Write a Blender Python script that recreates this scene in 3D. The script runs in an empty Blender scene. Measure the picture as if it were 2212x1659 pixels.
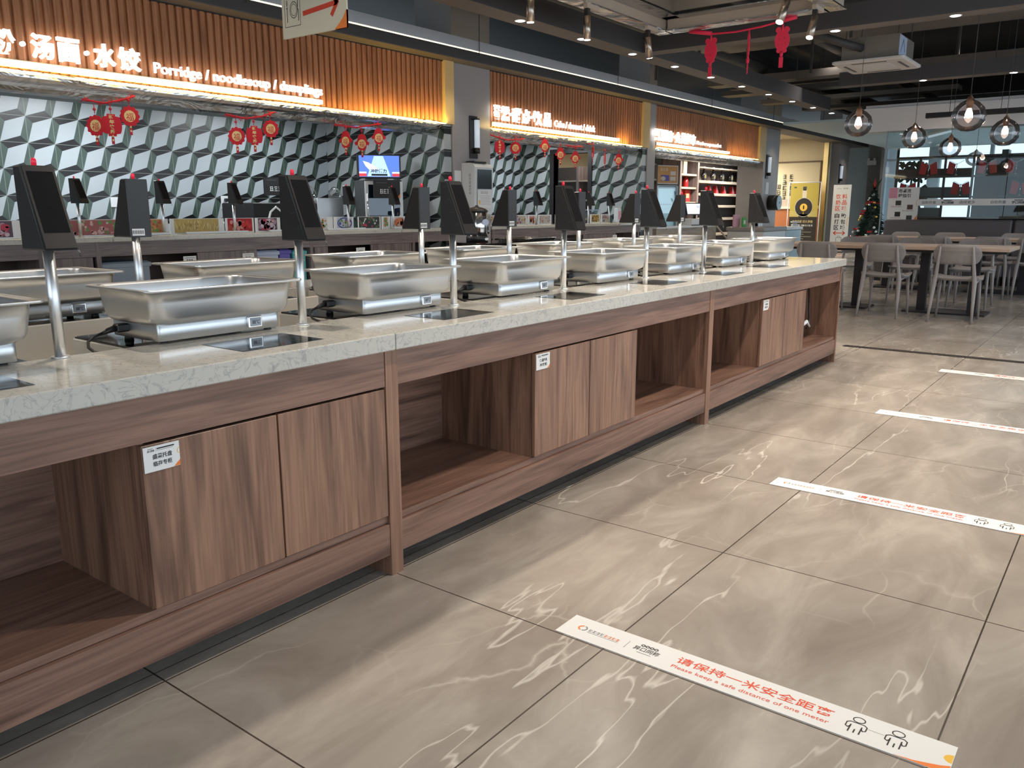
import bpy, bmesh, math, random
from mathutils import Matrix, Vector
C = bpy.context.scene.collection
PI = math.pi
random.seed(7)
sc = bpy.context.scene

# ------------------------------------------------------------------ camera
H = 1.1652
camd = bpy.data.cameras.new('camera'); cam = bpy.data.objects.new('camera', camd); C.objects.link(cam)
r_ = Vector((0.606877, -0.794795, -0.001287)); d_ = Vector((-0.166717, -0.125716, -0.977958)); f_ = Vector((0.777114, 0.593714, -0.2088))
cam.matrix_world = Matrix(((r_.x, -d_.x, -f_.x, 0), (r_.y, -d_.y, -f_.y, 0), (r_.z, -d_.z, -f_.z, H), (0, 0, 0, 1)))
camd.sensor_width = 36; camd.lens = 36 * 1769.787 / 2212; camd.clip_start = .05; camd.clip_end = 200
sc.camera = cam
# ------------------------------------------------------------------ view, world, daylight
sc.view_settings.view_transform = 'Standard'; sc.view_settings.look = 'None'
sc.view_settings.exposure = 0.3; sc.view_settings.gamma = 1.0; sc.view_settings.use_curve_mapping = False
w = bpy.data.worlds.new('sky'); sc.world = w; w.use_nodes = True
wb = w.node_tree.nodes['Background']; wb.inputs[0].default_value = (.70, .87, 1.0, 1); wb.inputs[1].default_value = 1.3

def lamp(kind, name, loc, power, color, size=1, size_y=None, rot=(0, 0, 0), spot=None, blend=.6):
    l = bpy.data.lights.new(name, kind); l.energy = power; l.color = color
    if kind == 'AREA':
        l.shape = 'RECTANGLE'; l.size = size; l.size_y = size_y or size
    else:
        l.shadow_soft_size = size
    if kind == 'SPOT':
        l.spot_size = spot; l.spot_blend = blend
    o = bpy.data.objects.new(name, l); o.location = loc; o.rotation_euler = rot; C.objects.link(o); return o
# daylight through the window front behind the camera (facing +Y) and the end windows on the left
lamp('AREA', 'window_daylight', (7.5, -4.7, 1.75), 280, (.80, .90, 1.0), 24, 2.6, (-PI / 2, 0, PI))
lamp('AREA', 'window_daylight', (-3.4, 1.0, 1.75), 60, (.92, .95, 1.0), 9, 2.3, (0, -PI / 2, 0))
lamp('AREA', 'corridor_light', (20.5, 1.0, 2.55), 90, (.72, .88, 1.0), 5.5, 4.0, (0, 0, 0))

# ------------------------------------------------------------------ material helpers
MATS = {}
def nt(name):
    m = bpy.data.materials.new(name); m.use_nodes = True; MATS[name] = m
    return m, m.node_tree, m.node_tree.nodes['Principled BSDF']
def pm(name, col, rough=.5, metal=0, emit=None, estr=1, alpha=None, spec=None, coat=0):
    m, t, b = nt(name)
    b.inputs['Base Color'].default_value = (*col, 1); b.inputs['Roughness'].default_value = rough; b.inputs['Metallic'].default_value = metal
    if emit: b.inputs['Emission Color'].default_value = (*emit, 1); b.inputs['Emission Strength'].default_value = estr
    if spec is not None: b.inputs['Specular IOR Level'].default_value = spec
    if coat: b.inputs['Coat Weight'].default_value = coat; b.inputs['Coat Roughness'].default_value = .05
    # a faint procedural variation so that no surface is a dead flat colour
    if not emit:
        n = t.nodes.new('ShaderNodeTexNoise'); n.inputs['Scale'].default_value = 9
        mr = t.nodes.new('ShaderNodeMapRange'); mr.inputs['To Min'].default_value = max(rough - .04, .01); mr.inputs['To Max'].default_value = min(rough + .05, 1)
        t.links.new(n.outputs['Fac'], mr.inputs['Value']); t.links.new(mr.outputs[0], b.inputs['Roughness'])
    return m
def nodes(t, kind, **kw):
    n = t.nodes.new(kind)
    for k, v in kw.items(): setattr(n, k, v)
    return n
def math_(t, op, a, b=None, clamp=False):
    n = t.nodes.new('ShaderNodeMath'); n.operation = op; n.use_clamp = clamp
    for i, v in enumerate((a, b)):
        if v is None: continue
        if isinstance(v, (int, float)): n.inputs[i].default_value = v
        else: t.links.new(v, n.inputs[i])
    return n.outputs[0]
def ramp(t, fac, stops, interp='LINEAR'):
    n = t.nodes.new('ShaderNodeValToRGB'); e = n.color_ramp.elements; n.color_ramp.interpolation = interp
    while len(e) > 1: e.remove(e[-1])
    e[0].position = stops[0][0]; e[0].color = (*stops[0][1], 1)
    for p, c in stops[1:]:
        x = e.new(p); x.color = (*c, 1)
    t.links.new(fac, n.inputs[0]); return n.outputs[0]
def mix(t, fac, a, b, blend='MIX'):
    n = t.nodes.new('ShaderNodeMix'); n.data_type = 'RGBA'; n.blend_type = blend
    for s, v in ((n.inputs[0], fac), (n.inputs[6], a), (n.inputs[7], b)):
        if isinstance(v, (int, float)): s.default_value = v
        elif isinstance(v, tuple): s.default_value = (*v, 1)
        else: t.links.new(v, s)
    return n.outputs[2]
def coords(t, scale=(1, 1, 1), kind='Object', loc=(0, 0, 0), rot=(0, 0, 0)):
    tc = t.nodes.new('ShaderNodeTexCoord'); mp = t.nodes.new('ShaderNodeMapping')
    mp.inputs['Scale'].default_value = scale; mp.inputs['Location'].default_value = loc; mp.inputs['Rotation'].default_value = rot
    t.links.new(tc.outputs[kind], mp.inputs[0]); return mp.outputs[0]
def noise(t, vec, scale, detail=4, rough=.55, dist=0):
    n = t.nodes.new('ShaderNodeTexNoise'); n.inputs['Scale'].default_value = scale; n.inputs['Detail'].default_value = detail
    n.inputs['Roughness'].default_value = rough; n.inputs['Distortion'].default_value = dist
    if vec is not None: t.links.new(vec, n.inputs['Vector'])
    return n.outputs['Fac']
def bump(t, b, h, strength=.1, dist=.01):
    n = t.nodes.new('ShaderNodeBump'); n.inputs['Strength'].default_value = strength; n.inputs['Distance'].default_value = dist
    t.links.new(h, n.inputs['Height']); t.links.new(n.outputs[0], b.inputs['Normal'])

def wood(name, axis, light, mid, dark, rough=.38, sc_=1.0, spec=.5):
    """laminate with grain running along the given axis (0 x, 1 y, 2 z)"""
    m, t, b = nt(name)
    s = [7 * sc_] * 3; s[axis] = .55 * sc_
    v = coords(t, tuple(s))
    v2 = coords(t, tuple(x * (3.5 if i != axis else 1.2) for i, x in enumerate(s)))
    a = noise(t, v, 2.2, 3, .5, 1.2); c = noise(t, v2, 5, 2, .6, .2)
    col = ramp(t, a, [(.25, dark), (.42, mid), (.60, light), (.78, mid)])
    fine = ramp(t, c, [(.35, (.55, .55, .55)), (.6, (1.08, 1.08, 1.08))])
    col = mix(t, .55, col, fine, 'MULTIPLY')
    t.links.new(col, b.inputs['Base Color']); b.inputs['Roughness'].default_value = rough; b.inputs['Specular IOR Level'].default_value = spec
    bump(t, b, c, .06, .002)
    return m
LW = ((.290, .165, .120), (.205, .112, .082), (.105, .056, .042))
wood('walnut_x', 0, *LW); wood('walnut_y', 1, *LW); wood('walnut_z', 2, (.335, .185, .120), (.22, .115, .076), (.105, .054, .038))
GW = ((.215, .170, .160), (.160, .122, .118), (.095, .072, .070))
wood('greywood_x', 0, *GW); wood('greywood_z', 2, *GW)
wood('paleshelf_x', 0, (.42, .36, .29), (.34, .28, .22), (.24, .19, .15), .5)
wood('tabletop', 1, (.68, .50, .38), (.58, .42, .31), (.48, .34, .25), .4)

def marble():
    m, t, b = nt('floor_marble')
    v = coords(t, (1, 1, 1), 'Object')
    vd = coords(t, (1.0, 2.6, 1), 'Object', rot=(0, 0, .5))
    base = ramp(t, noise(t, vd, 1.6, 7, .62, .8), [(.3, (.270, .232, .198)), (.5, (.35, .308, .268)), (.68, (.46, .415, .365))])
    cloud = ramp(t, noise(t, v, .55, 3, .5, .4), [(.35, (.86, .86, .86)), (.65, (1.12, 1.11, 1.1))])
    base = mix(t, 1, base, cloud, 'MULTIPLY')
    def vein(vec, s, wdt, dist):
        a = math_(t, 'ABSOLUTE', math_(t, 'SUBTRACT', noise(t, vec, s, 5, .55, dist), .5))
        return ramp(t, a, [(0, (1, 1, 1)), (wdt, (.25, .25, .25)), (wdt * 2.2, (0, 0, 0))])
    v1 = vein(coords(t, (.30, 1.7, 1), rot=(0, 0, .30), loc=(3, 1, 0)), 1.0, .0014, .05)
    wv = nodes(t, 'ShaderNodeTexNoise'); wv.inputs['Scale'].default_value = 2.2; wv.inputs['Detail'].default_value = 5; t.links.new(v, wv.inputs['Vector'])
    av = nodes(t, 'ShaderNodeVectorMath', operation='MULTIPLY_ADD'); t.links.new(wv.outputs['Color'], av.inputs[0]); av.inputs[1].default_value = (.55, .55, .0); t.links.new(coords(t, (1.0, 1.7, .01), rot=(0, 0, -.4)), av.inputs[2])
    vo = nodes(t, 'ShaderNodeTexVoronoi', feature='DISTANCE_TO_EDGE'); vo.inputs['Scale'].default_value = 1.5; t.links.new(av.outputs[0], vo.inputs['Vector'])
    v2 = ramp(t, vo.outputs['Distance'], [(0, (1, 1, 1)), (.005, (.45, .45, .45)), (.014, (0, 0, 0))])
    msk = ramp(t, noise(t, v, 1.3, 2), [(.50, (0, 0, 0)), (.66, (1, 1, 1))])
    msk2 = ramp(t, noise(t, coords(t, loc=(9, 3, 0)), .8, 2), [(.42, (0, 0, 0)), (.55, (1, 1, 1))])
    v2 = mix(t, 1, v2, msk, 'MULTIPLY'); v1 = mix(t, 1, v1, msk2, 'MULTIPLY')
    col = mix(t, v1, base, (.60, .555, .50)); col = mix(t, math_(t, 'MULTIPLY', v2, .8), col, (.56, .51, .44))
    # joints of the 0.8 m tiles
    sp = nodes(t, 'ShaderNodeSeparateXYZ'); t.links.new(v, sp.inputs[0])
    def joint(o, off):
        fr = math_(t, 'ABSOLUTE', math_(t, 'SUBTRACT', math_(t, 'FRACT', math_(t, 'DIVIDE', math_(t, 'SUBTRACT', o, off - 8.0), .8)), .5))
        return math_(t, 'GREATER_THAN', fr, .5 - .0022 / .8)
    g = math_(t, 'MAXIMUM', joint(sp.outputs[0], .952), joint(sp.outputs[1], 1.831))
    g = math_(t, 'MAXIMUM', g, math_(t, 'LESS_THAN', math_(t, 'ABSOLUTE', math_(t, 'SUBTRACT', sp.outputs[1], 1.885)), .0016))
    # each tile keeps its own slight shade
    tx = math_(t, 'FLOOR', math_(t, 'DIVIDE', math_(t, 'SUBTRACT', sp.outputs[0], .952 - 8.0), .8))
    ty = math_(t, 'FLOOR', math_(t, 'DIVIDE', math_(t, 'SUBTRACT', sp.outputs[1], 1.831 - 8.0), .8))
    cb = nodes(t, 'ShaderNodeCombineXYZ'); t.links.new(tx, cb.inputs[0]); t.links.new(ty, cb.inputs[1])
    wn = nodes(t, 'ShaderNodeTexWhiteNoise'); t.links.new(cb.outputs[0], wn.inputs['Vector'])
    tile = ramp(t, wn.outputs['Value'], [(0, (.93, .93, .93)), (1, (1.05, 1.05, 1.05))])
    col = mix(t, 1, col, tile, 'MULTIPLY')
    col = mix(t, g, col, (.055, .042, .033))
    t.links.new(col, b.inputs['Base Color'])
    rr = ramp(t, noise(t, v, 3, 3), [(.3, (.20, .20, .20)), (.7, (.30, .30, .30))])
    t.links.new(rr, b.inputs['Roughness'])
    return m
marble()
def quartz():
    m, t, b = nt('quartz')
    v = coords(t, (1, 1, 1))
    a = math_(t, 'ABSOLUTE', math_(t, 'SUBTRACT', noise(t, v, 11, 3, .5, 3.5), .5))
    vein = ramp(t, a, [(0, (.40, .39, .37)), (.012, (.47, .455, .425)), (.03, (.56, .54, .49))])
    cl = ramp(t, noise(t, coords(t, (1, 1, 1), loc=(4, 2, 1)), 16, 3, .6, 3), [(.56, (1, 1, 1)), (.70, (.80, .80, .82))])
    col = mix(t, 1, vein, cl, 'MULTIPLY')
    t.links.new(col, b.inputs['Base Color']); b.inputs['Roughness'].default_value = .07; b.inputs['Specular IOR Level'].default_value = .6
quartz()
def walltile(name, ua, white, green, black, u0=0, v0=0, p=.2635):
    """cube illusion tiles; ua = which object axis runs along the wall"""
    m, t, b = nt(name)
    v = coords(t)
    sp = nodes(t, 'ShaderNodeSeparateXYZ'); t.links.new(v, sp.inputs[0])
    U = math_(t, 'DIVIDE', math_(t, 'SUBTRACT', sp.outputs[ua], u0 - 40 * p), p); V = math_(t, 'DIVIDE', math_(t, 'SUBTRACT', sp.outputs[2], v0 - 40 * p), p)
    if ua == 1: U = math_(t, 'SUBTRACT', 200, U)
    u = math_(t, 'FRACT', U); vv = math_(t, 'FRACT', V)
    up = math_(t, 'GREATER_THAN', vv, u)
    def flip(x): return math_(t, 'ABSOLUTE', math_(t, 'SUBTRACT', up, x))
    a = flip(u); c = flip(vv)
    lim = math_(t, 'MAXIMUM', math_(t, 'DIVIDE', a, 3), math_(t, 'SUBTRACT', math_(t, 'MULTIPLY', a, 3), 2))
    isw = math_(t, 'GREATER_THAN', c, lim)
    isb = math_(t, 'LESS_THAN', math_(t, 'ADD', a, c), 1)
    nb = noise(t, v, 5, 4, .6, .6)
    gcol = mix(t, nb, tuple(x * .8 for x in green), tuple(x * 1.25 for x in green))
    bcol = mix(t, nb, tuple(x * .7 for x in black), tuple(x * 1.5 for x in black))
    col = mix(t, isb, gcol, bcol); col = mix(t, isw, col, white)
    e = math_(t, 'MAXIMUM', math_(t, 'GREATER_THAN', math_(t, 'ABSOLUTE', math_(t, 'SUBTRACT', u, .5)), .492), math_(t, 'GREATER_THAN', math_(t, 'ABSOLUTE', math_(t, 'SUBTRACT', vv, .5)), .492))
    col = mix(t, math_(t, 'MULTIPLY', e, .7), col, (.32, .36, .33))
    t.links.new(col, b.inputs['Base Color']); b.inputs['Roughness'].default_value = .3
walltile('tiles_back', 0, (.42, .47, .50), (.055, .085, .070), (.009, .009, .010), 4.44, 1.57)
walltile('tiles_side', 1, (.40, .43, .44), (.045, .075, .055), (.009, .009, .010), 7.36, 1.596, .272)
def steel(name, col=(.62, .61, .59), r0=.22, r1=.36):
    m, t, b = nt(name)
    v = coords(t, (1, 1, 1)); n = noise(t, v, 6, 2)
    b.inputs['Base Color'].default_value = (*col, 1); b.inputs['Metallic'].default_value = 1
    mr = nodes(t, 'ShaderNodeMapRange'); mr.inputs['To Min'].default_value = r0; mr.inputs['To Max'].default_value = r1
    t.links.new(n, mr.inputs['Value']); t.links.new(mr.outputs[0], b.inputs['Roughness'])
steel('steel', (.66, .68, .70), .32, .42); pm('steel_hob', (.60, .57, .52), .35, .35); steel('chrome', (.85, .85, .86), .05, .12)
steel('duct_steel', (.50, .51, .53), .12, .28); steel('pole', (.86, .88, .90), .36, .42); steel('trim_gold', (.80, .62, .30), .3, .4)
steel('dull_steel', (.58, .55, .49), .38, .5)
def crumple(name, k):
    t = MATS[name].node_tree; b = t.nodes['Principled BSDF']
    bump(t, b, noise(t, coords(t, (1, 1, 2)), k, 3, .5, .8), .9, .03)
crumple('duct_steel', 3.5)
def glass(name, tint, alpha, rough=.02):
    m, t, b = nt(name)
    t.nodes.remove(b); out = t.nodes['Material Output']
    tr = nodes(t, 'ShaderNodeBsdfTransparent'); tr.inputs[0].default_value = (*tint, 1)
    gl = nodes(t, 'ShaderNodeBsdfGlossy'); gl.inputs['Roughness'].default_value = rough
    fr = nodes(t, 'ShaderNodeFresnel'); fr.inputs[0].default_value = 1.45
    mx = nodes(t, 'ShaderNodeMixShader'); f = math_(t, 'ADD', math_(t, 'MULTIPLY', fr.outputs[0], .9), alpha)
    t.links.new(f, mx.inputs[0]); t.links.new(tr.outputs[0], mx.inputs[1]); t.links.new(gl.outputs[0], mx.inputs[2]); t.links.new(mx.outputs[0], out.inputs[0])
glass('pane', (.90, .97, .98), .01); glass('globe', (.92, .88, .88), .05); glass('clear', (.93, .96, .97), .04); glass('smoke', (.45, .52, .58), .03)
pm('black_plastic', (.018, .016, .016), .38); pm('black_matte', (.014, .013, .014), .6); pm('screen', (.014, .013, .014), .10, spec=.6)
pm('black_glass', (.006, .006, .007), .05, spec=.7); pm('grey_plastic', (.045, .046, .046), .45); pm('red_lens', (.75, .02, .05), .25, emit=(.9, .03, .06), estr=.25)
pm('white_plastic', (.72, .74, .76), .35); pm('paper', (.80, .80, .79), .6); pm('white_paint', (.66, .66, .66), .6); pm('ink', (.02, .018, .018), .6)
pm('grey_ink', (.25, .25, .26), .6); pm('red_ink', (.78, .085, .03), .55); pm('orange_ink', (.85, .22, .04), .55); pm('yellow_ink', (.85, .50, .06), .55)
pm('cream_board', (.66, .60, .46), .55); pm('sign_red', (.62, .06, .03), .5)
pm('dark_ceiling', (.055, .050, .047), .8); pm('beam_paint', (.062, .058, .060), .55); pm('beam_under', (.115, .10, .088), .6); pm('duct_dark', (.050, .047, .046), .6)
pm('pillar_paint', (.34, .315, .31), .45); pm('blue_grey', (.30, .36, .42), .5); pm('canopy_face', (.55, .60, .68), .5); pm('cream_panel', (.72, .50, .22), .5)
pm('beige_wall', (.50, .43, .28), .6); pm('brown_trim', (.10, .055, .03), .5); pm('wall_white', (.74, .74, .74), .6); pm('grey_wall', (.20, .205, .22), .5)
pm('panel_blue', (.38, .50, .56), .5); pm('toe_dark', (.035, .022, .018), .6); pm('inner_dark', (.05, .033, .03), .5)
pm('booth_leather', (.105, .095, .100), .45); pm('table_base', (.018, .014, .016), .5); pm('chair_plastic', (.33, .30, .29), .42)
pm('fabric_red', (.62, .012, .03), .7); pm('ribbon_red', (.55, .01, .03), .6); pm('gold_print', (.80, .62, .28), .5); pm('lace_red', (.78, .02, .07), .6)
pm('led_white', (1, 1, 1), .5, emit=(1, .97, .90), estr=1.8); pm('led_amber', (1, .8, .4), .5, emit=(1, .70, .25), estr=3); pm('lamp_disc', (1, 1, 1), .5, emit=(1, .95, .86), estr=14)
pm('letter_face', (1, 1, 1), .5, emit=(1, .97, .92), estr=1.25); pm('strip_glow', (1, .95, .7), .5, emit=(1, .88, .55), estr=2.2)
pm('lamp_glass', (.6, .65, .7), .4, emit=(.7, .8, .9), estr=.35); pm('bulb', (1, .9, .8), .4, emit=(1, .78, .62), estr=9)
pm('tree_green', (.02, .05, .03), .6); pm('tree_green2', (.03, .08, .045), .6); pm('silver_bauble', (.75, .75, .75), .25, 1); pm('gold_bauble', (.75, .48, .1), .3, 1); pm('red_bauble', (.6, .02, .03), .3)
pm('orange_wood', (.33, .11, .035), .5); pm('fridge_orange', (.62, .33, .10), .45); pm('fridge_blue', (.40, .52, .58), .35); pm('fridge_in', (.55, .72, .76), .4, emit=(.55, .85, .95), estr=.35)
pm('bottle_black', (.010, .009, .009), .12); pm('bottle_red', (.45, .02, .02), .25); pm('flag_red', (.55, .03, .03), .6); pm('bottle_clear', (.55, .55, .5), .2)
pm('shelf_brown', (.085, .062, .052), .6); pm('teal', (.10, .42, .44), .5); pm('purple', (.12, .10, .42), .5); pm('pale_blue', (.45, .52, .68), .5)
pm('poster_yellow', (.48, .38, .06), .5); pm('poster_black', (.022, .018, .012), .4); pm('screen_blue', (.05, .1, .5), .3, emit=(.10, .22, .80), estr=.9)
pm('screen_light', (.4, .6, .9), .3, emit=(.45, .68, 1), estr=.9); pm('screen_white', (.8, .85, .95), .3, emit=(.75, .85, 1), estr=.8); pm('screen_red', (.5, .03, .05), .3, emit=(.6, .04, .05), estr=.9)
pm('pink', (.72, .36, .45), .6); pm('green_card', (.08, .45, .10), .5); pm('magenta', (.60, .06, .12), .5); pm('lcd', (.30, .34, .40), .3); pm('ac_white', (.60, .58, .56), .5)
pm('curtain_metal', (.33, .30, .26), .4, .5); pm('frame_tan', (.42, .34, .27), .5); pm('ring_white', (.9, .8, .7), .5, emit=(1, .85, .70), estr=1.1)
pm('urn_steel', (.72, .72, .72), .12, 1); pm('wire', (.05, .05, .05), .5)
FOOD = {}
def food(name, cols):
    FOOD[name] = []
    for i, c in enumerate(cols):
        k = 'food_%s_%d' % (name, i); pm(k, c, .6); FOOD[name].append(k)
food('meat', [(.36, .12, .11), (.55, .25, .23), (.68, .42, .40), (.45, .10, .12), (.10, .30, .07)])
food('prawn', [(.50, .22, .08), (.62, .30, .10), (.40, .10, .05), (.12, .35, .08)])
food('noodle', [(.50, .36, .12), (.62, .48, .18), (.42, .28, .08), (.70, .58, .28)])
food('tomato', [(.42, .01, .02), (.62, .03, .03), (.55, .10, .06), (.70, .35, .30)])
food('garlic', [(.12, .07, .10), (.42, .26, .34), (.55, .38, .45), (.62, .50, .55), (.5, .05, .08)])
food('mince', [(.62, .50, .12), (.58, .40, .10), (.30, .10, .06), (.12, .05, .04)])
food('sprig', [(.62, .66, .70), (.10, .30, .10), (.65, .22, .05)])
food('pot', [(.55, .58, .62), (.06, .08, .30), (.45, .20, .22), (.12, .3, .08), (.62, .55, .5)])
food('radish', [(.04, .05, .05), (.60, .06, .12), (.70, .68, .64), (.10, .2, .08)])
food('salmon', [(.60, .58, .58), (.62, .18, .07), (.55, .35, .32)])
food('cake', [(.55, .50, .45), (.42, .16, .06), (.60, .45, .10), (.25, .06, .10), (.35, .35, .5)])

# ------------------------------------------------------------------ mesh builder
TXT = {}
def glyphs(body, bold=0.0):
    k = (body, bold)
    if k not in TXT:
        cu = bpy.data.curves.new('t', 'FONT'); cu.body = body; cu.offset = bold; cu.resolution_u = 3
        o = bpy.data.objects.new('t', cu); C.objects.link(o)
        me = bpy.data.meshes.new_from_object(o.evaluated_get(bpy.context.evaluated_depsgraph_get()))
        vs = [v.co.copy() for v in me.vertices]; fs = [tuple(p.vertices) for p in me.polygons]
        x0 = min(v.x for v in vs); x1 = max(v.x for v in vs); y0 = min(v.y for v in vs); y1 = max(v.y for v in vs)
        TXT[k] = ([((v.x - x0) / (x1 - x0), (v.y - y0) / (y1 - y0)) for v in vs], fs, (x1 - x0) / (y1 - y0))
        bpy.data.objects.remove(o); bpy.data.curves.remove(cu); bpy.data.meshes.remove(me)
    return TXT[k]
def rrect(w, d, r, n=5, z=0.0, cx=0, cy=0):
    pts = []
    for sx, sy, a0 in ((1, 1, 0), (-1, 1, 90), (-1, -1, 180), (1, -1, 270)):
        for i in range(n + 1):
            a = math.radians(a0 + 90 * i / n)
            pts.append(Vector((cx + sx * (w / 2 - r) + r * math.cos(a), cy + sy * (d / 2 - r) + r * math.sin(a), z)))
    return pts
class MB:
    def __init__(s): s.bm = bmesh.new(); s.mats = []; s.T = Matrix.Identity(4)
    def mi(s, m):
        if m not in s.mats: s.mats.append(m)
        return s.mats.index(m)
    def V(s, p): return s.bm.verts.new(s.T @ Vector(p))
    def F(s, vs, m, sm=False):
        try: f = s.bm.faces.new(vs)
        except ValueError: return None
        f.material_index = s.mi(m); f.smooth = sm; return f
    def box(s, x0, x1, y0, y1, z0, z1, m, bev=0):
        if bev:
            b = min(bev, (x1 - x0) * .45, (y1 - y0) * .45, (z1 - z0) * .45)
            s.loft([rrect(x1 - x0 - 2 * b, y1 - y0 - 2 * b, b * .6 + 1e-5, 2, z0, (x0 + x1) / 2, (y0 + y1) / 2), rrect(x1 - x0, y1 - y0, b, 2, z0 + b, (x0 + x1) / 2, (y0 + y1) / 2),
                    rrect(x1 - x0, y1 - y0, b, 2, z1 - b, (x0 + x1) / 2, (y0 + y1) / 2), rrect(x1 - x0 - 2 * b, y1 - y0 - 2 * b, b * .6 + 1e-5, 2, z1, (x0 + x1) / 2, (y0 + y1) / 2)], m, sm=False)
            return s
        v = [s.V((x, y, z)) for z in (z0, z1) for y in (y0, y1) for x in (x0, x1)]
        for q in ((0, 2, 3, 1), (4, 5, 7, 6), (0, 1, 5, 4), (2, 6, 7, 3), (0, 4, 6, 2), (1, 3, 7, 5)): s.F([v[i] for i in q], m)
        return s
    def quad(s, pts, m): s.F([s.V(p) for p in pts], m); return s
    def loft(s, loops, m, cap0=True, cap1=True, sm=True):
        rs = [[s.V(p) for p in l] for l in loops]; n = len(rs[0])
        for a, b in zip(rs, rs[1:]):
            for i in range(n): s.F([a[i], a[(i + 1) % n], b[(i + 1) % n], b[i]], m, sm)
        if cap0: s.F(rs[0][::-1], m)
        if cap1: s.F(rs[-1], m)
        return s
    def frame(s, d):
        d = d.normalized(); a = Vector((0, 0, 1)) if abs(d.z) < .9 else Vector((1, 0, 0))
        u = d.cross(a).normalized(); return u, d.cross(u)
    def cyl(s, p0, p1, r0, m, r1=None, n=14, cap=True):
        p0, p1 = Vector(p0), Vector(p1); r1 = r0 if r1 is None else r1; u, v = s.frame(p1 - p0)
        L = [[p + (u * math.cos(2 * PI * i / n) + v * math.sin(2 * PI * i / n)) * r for i in range(n)] for p, r in ((p0, r0), (p1, r1))]
        return s.loft(L, m, cap, cap)
    def tube(s, pts, r, m, n=8):
        pts = [Vector(p) for p in pts]; L = []
        u = None
        for i, p in enumerate(pts):
            d = (pts[min(i + 1, len(pts) - 1)] - pts[max(i - 1, 0)]).normalized()
            if u is None: u, v = s.frame(d)
            u = (u - d * u.dot(d)).normalized(); v = d.cross(u); rr = r[i] if isinstance(r, (list, tuple)) else r
            L.append([p + (u * math.cos(2 * PI * k / n) + v * math.sin(2 * PI * k / n)) * rr for k in range(n)])
        return s.loft(L, m)
    def lathe(s, prof, m, c=(0, 0, 0), n=24, cap0=True, cap1=True):
        c = Vector(c)
        return s.loft([[c + Vector((r * math.cos(2 * PI * i / n), r * math.sin(2 * PI * i / n), z)) for i in range(n)] for r, z in prof], m, cap0, cap1)
    def prism(s, poly, plane, a, b, m):
        def P(u, v, w): return {'xy': (u, v, w), 'xz': (u, w, v), 'yz': (w, u, v)}[plane]
        A = [s.V(P(u, v, a)) for u, v in poly]; B = [s.V(P(u, v, b)) for u, v in poly]; n = len(poly)
        s.F(A, m); s.F(B[::-1], m)
        for i in range(n): s.F([A[i], B[i], B[(i + 1) % n], A[(i + 1) % n]], m)
        return s
    def disc(s, c, u, v, ru, rv, m, n=16, a0=0):
        c, u, v = Vector(c), Vector(u), Vector(v)
        s.F([s.V(c + u * ru * math.cos(a0 + 2 * PI * i / n) + v * rv * math.sin(a0 + 2 * PI * i / n)) for i in range(n)], m); return s
    def ring(s, c, u, v, ru, rv, t, m, n=20, a0=0, a1=2 * PI):
        c, u, v = Vector(c), Vector(u), Vector(v); P = []
        for i in range(n + 1):
            a = a0 + (a1 - a0) * i / n; P.append([s.V(c + u * (ru + q) * math.cos(a) + v * (rv + q) * math.sin(a)) for q in (-t / 2, t / 2)])
        for a, b in zip(P, P[1:]): s.F([a[0], a[1], b[1], b[0]], m)
        return s
    def line(s, pts, wdt, m, nrm):
        """flat stroke through the points, lying in the plane with the given normal"""
        nrm = Vector(nrm); pts = [Vector(p) for p in pts]
        for a, b in zip(pts, pts[1:]):
            d = (b - a).normalized(); k = d.cross(nrm).normalized() * wdt / 2; e = d * wdt * .3
            s.F([s.V(a - e + k), s.V(b + e + k), s.V(b + e - k), s.V(a - e - k)], m)
        return s
    def text(s, body, o, u, v, w=None, h=None, m='ink', bold=.01, depth=0):
        """lettering: lower-left corner o, reading along u, upright along v"""
        pts, fs, asp = glyphs(body, bold); o, u, v = Vector(o), Vector(u), Vector(v)
        if w is None: w = h * asp
        if h is None: h = w / asp
        n = u.cross(v).normalized()
        A = [s.V(o + u * x * w + v * y * h + n * depth) for x, y in pts]
        for f in fs: s.F([A[i] for i in f], m)
        if depth:
            from collections import Counter
            B = [s.V(o + u * x * w + v * y * h) for x, y in pts]; cnt = Counter()
            for f in fs:
                for i in range(len(f)): cnt[frozenset((f[i], f[(i + 1) % len(f)]))] += 1
            for f in fs:
                for i in range(len(f)):
                    a, b = f[i], f[(i + 1) % len(f)]
                    if cnt[frozenset((a, b))] == 1: s.F([A[a], B[a], B[b], A[b]], m)
        return s
    def scrawl(s, o, u, v, w, h, n, m, seed=1):
        """a row of small unreadable printed characters"""
        r = random.Random(seed); o, u, v = Vector(o), Vector(u), Vector(v); nr = u.cross(v); c = w / n; k = c * .8
        for i in range(n):
            a = o + u * (i * c)
            for j in range(3):
                z = h * (.1 + .4 * j); s.line([a + v * z + u * k * r.uniform(0, .15), a + v * z + u * k * r.uniform(.75, 1)], h * .13, m, nr)
            for j in range(2): x = k * r.choice((.15, .35, .6, .85)); s.line([a + u * x + v * h * r.uniform(0, .2), a + u * x + v * h * r.uniform(.7, 1)], h * .12, m, nr)
        return s
    def build(s, name, parent=None, label=None):
        me = bpy.data.meshes.new(name); s.bm.normal_update()
        bmesh.ops.recalc_face_normals(s.bm, faces=s.bm.faces[:]) if len(s.bm.faces) < 60000 else None
        s.bm.to_mesh(me); s.bm.free()
        for m in s.mats: me.materials.append(MATS[m])
        o = bpy.data.objects.new(name, me); C.objects.link(o)
        if parent: o.parent = parent
        if label: o['label'] = label
        return o
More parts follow.
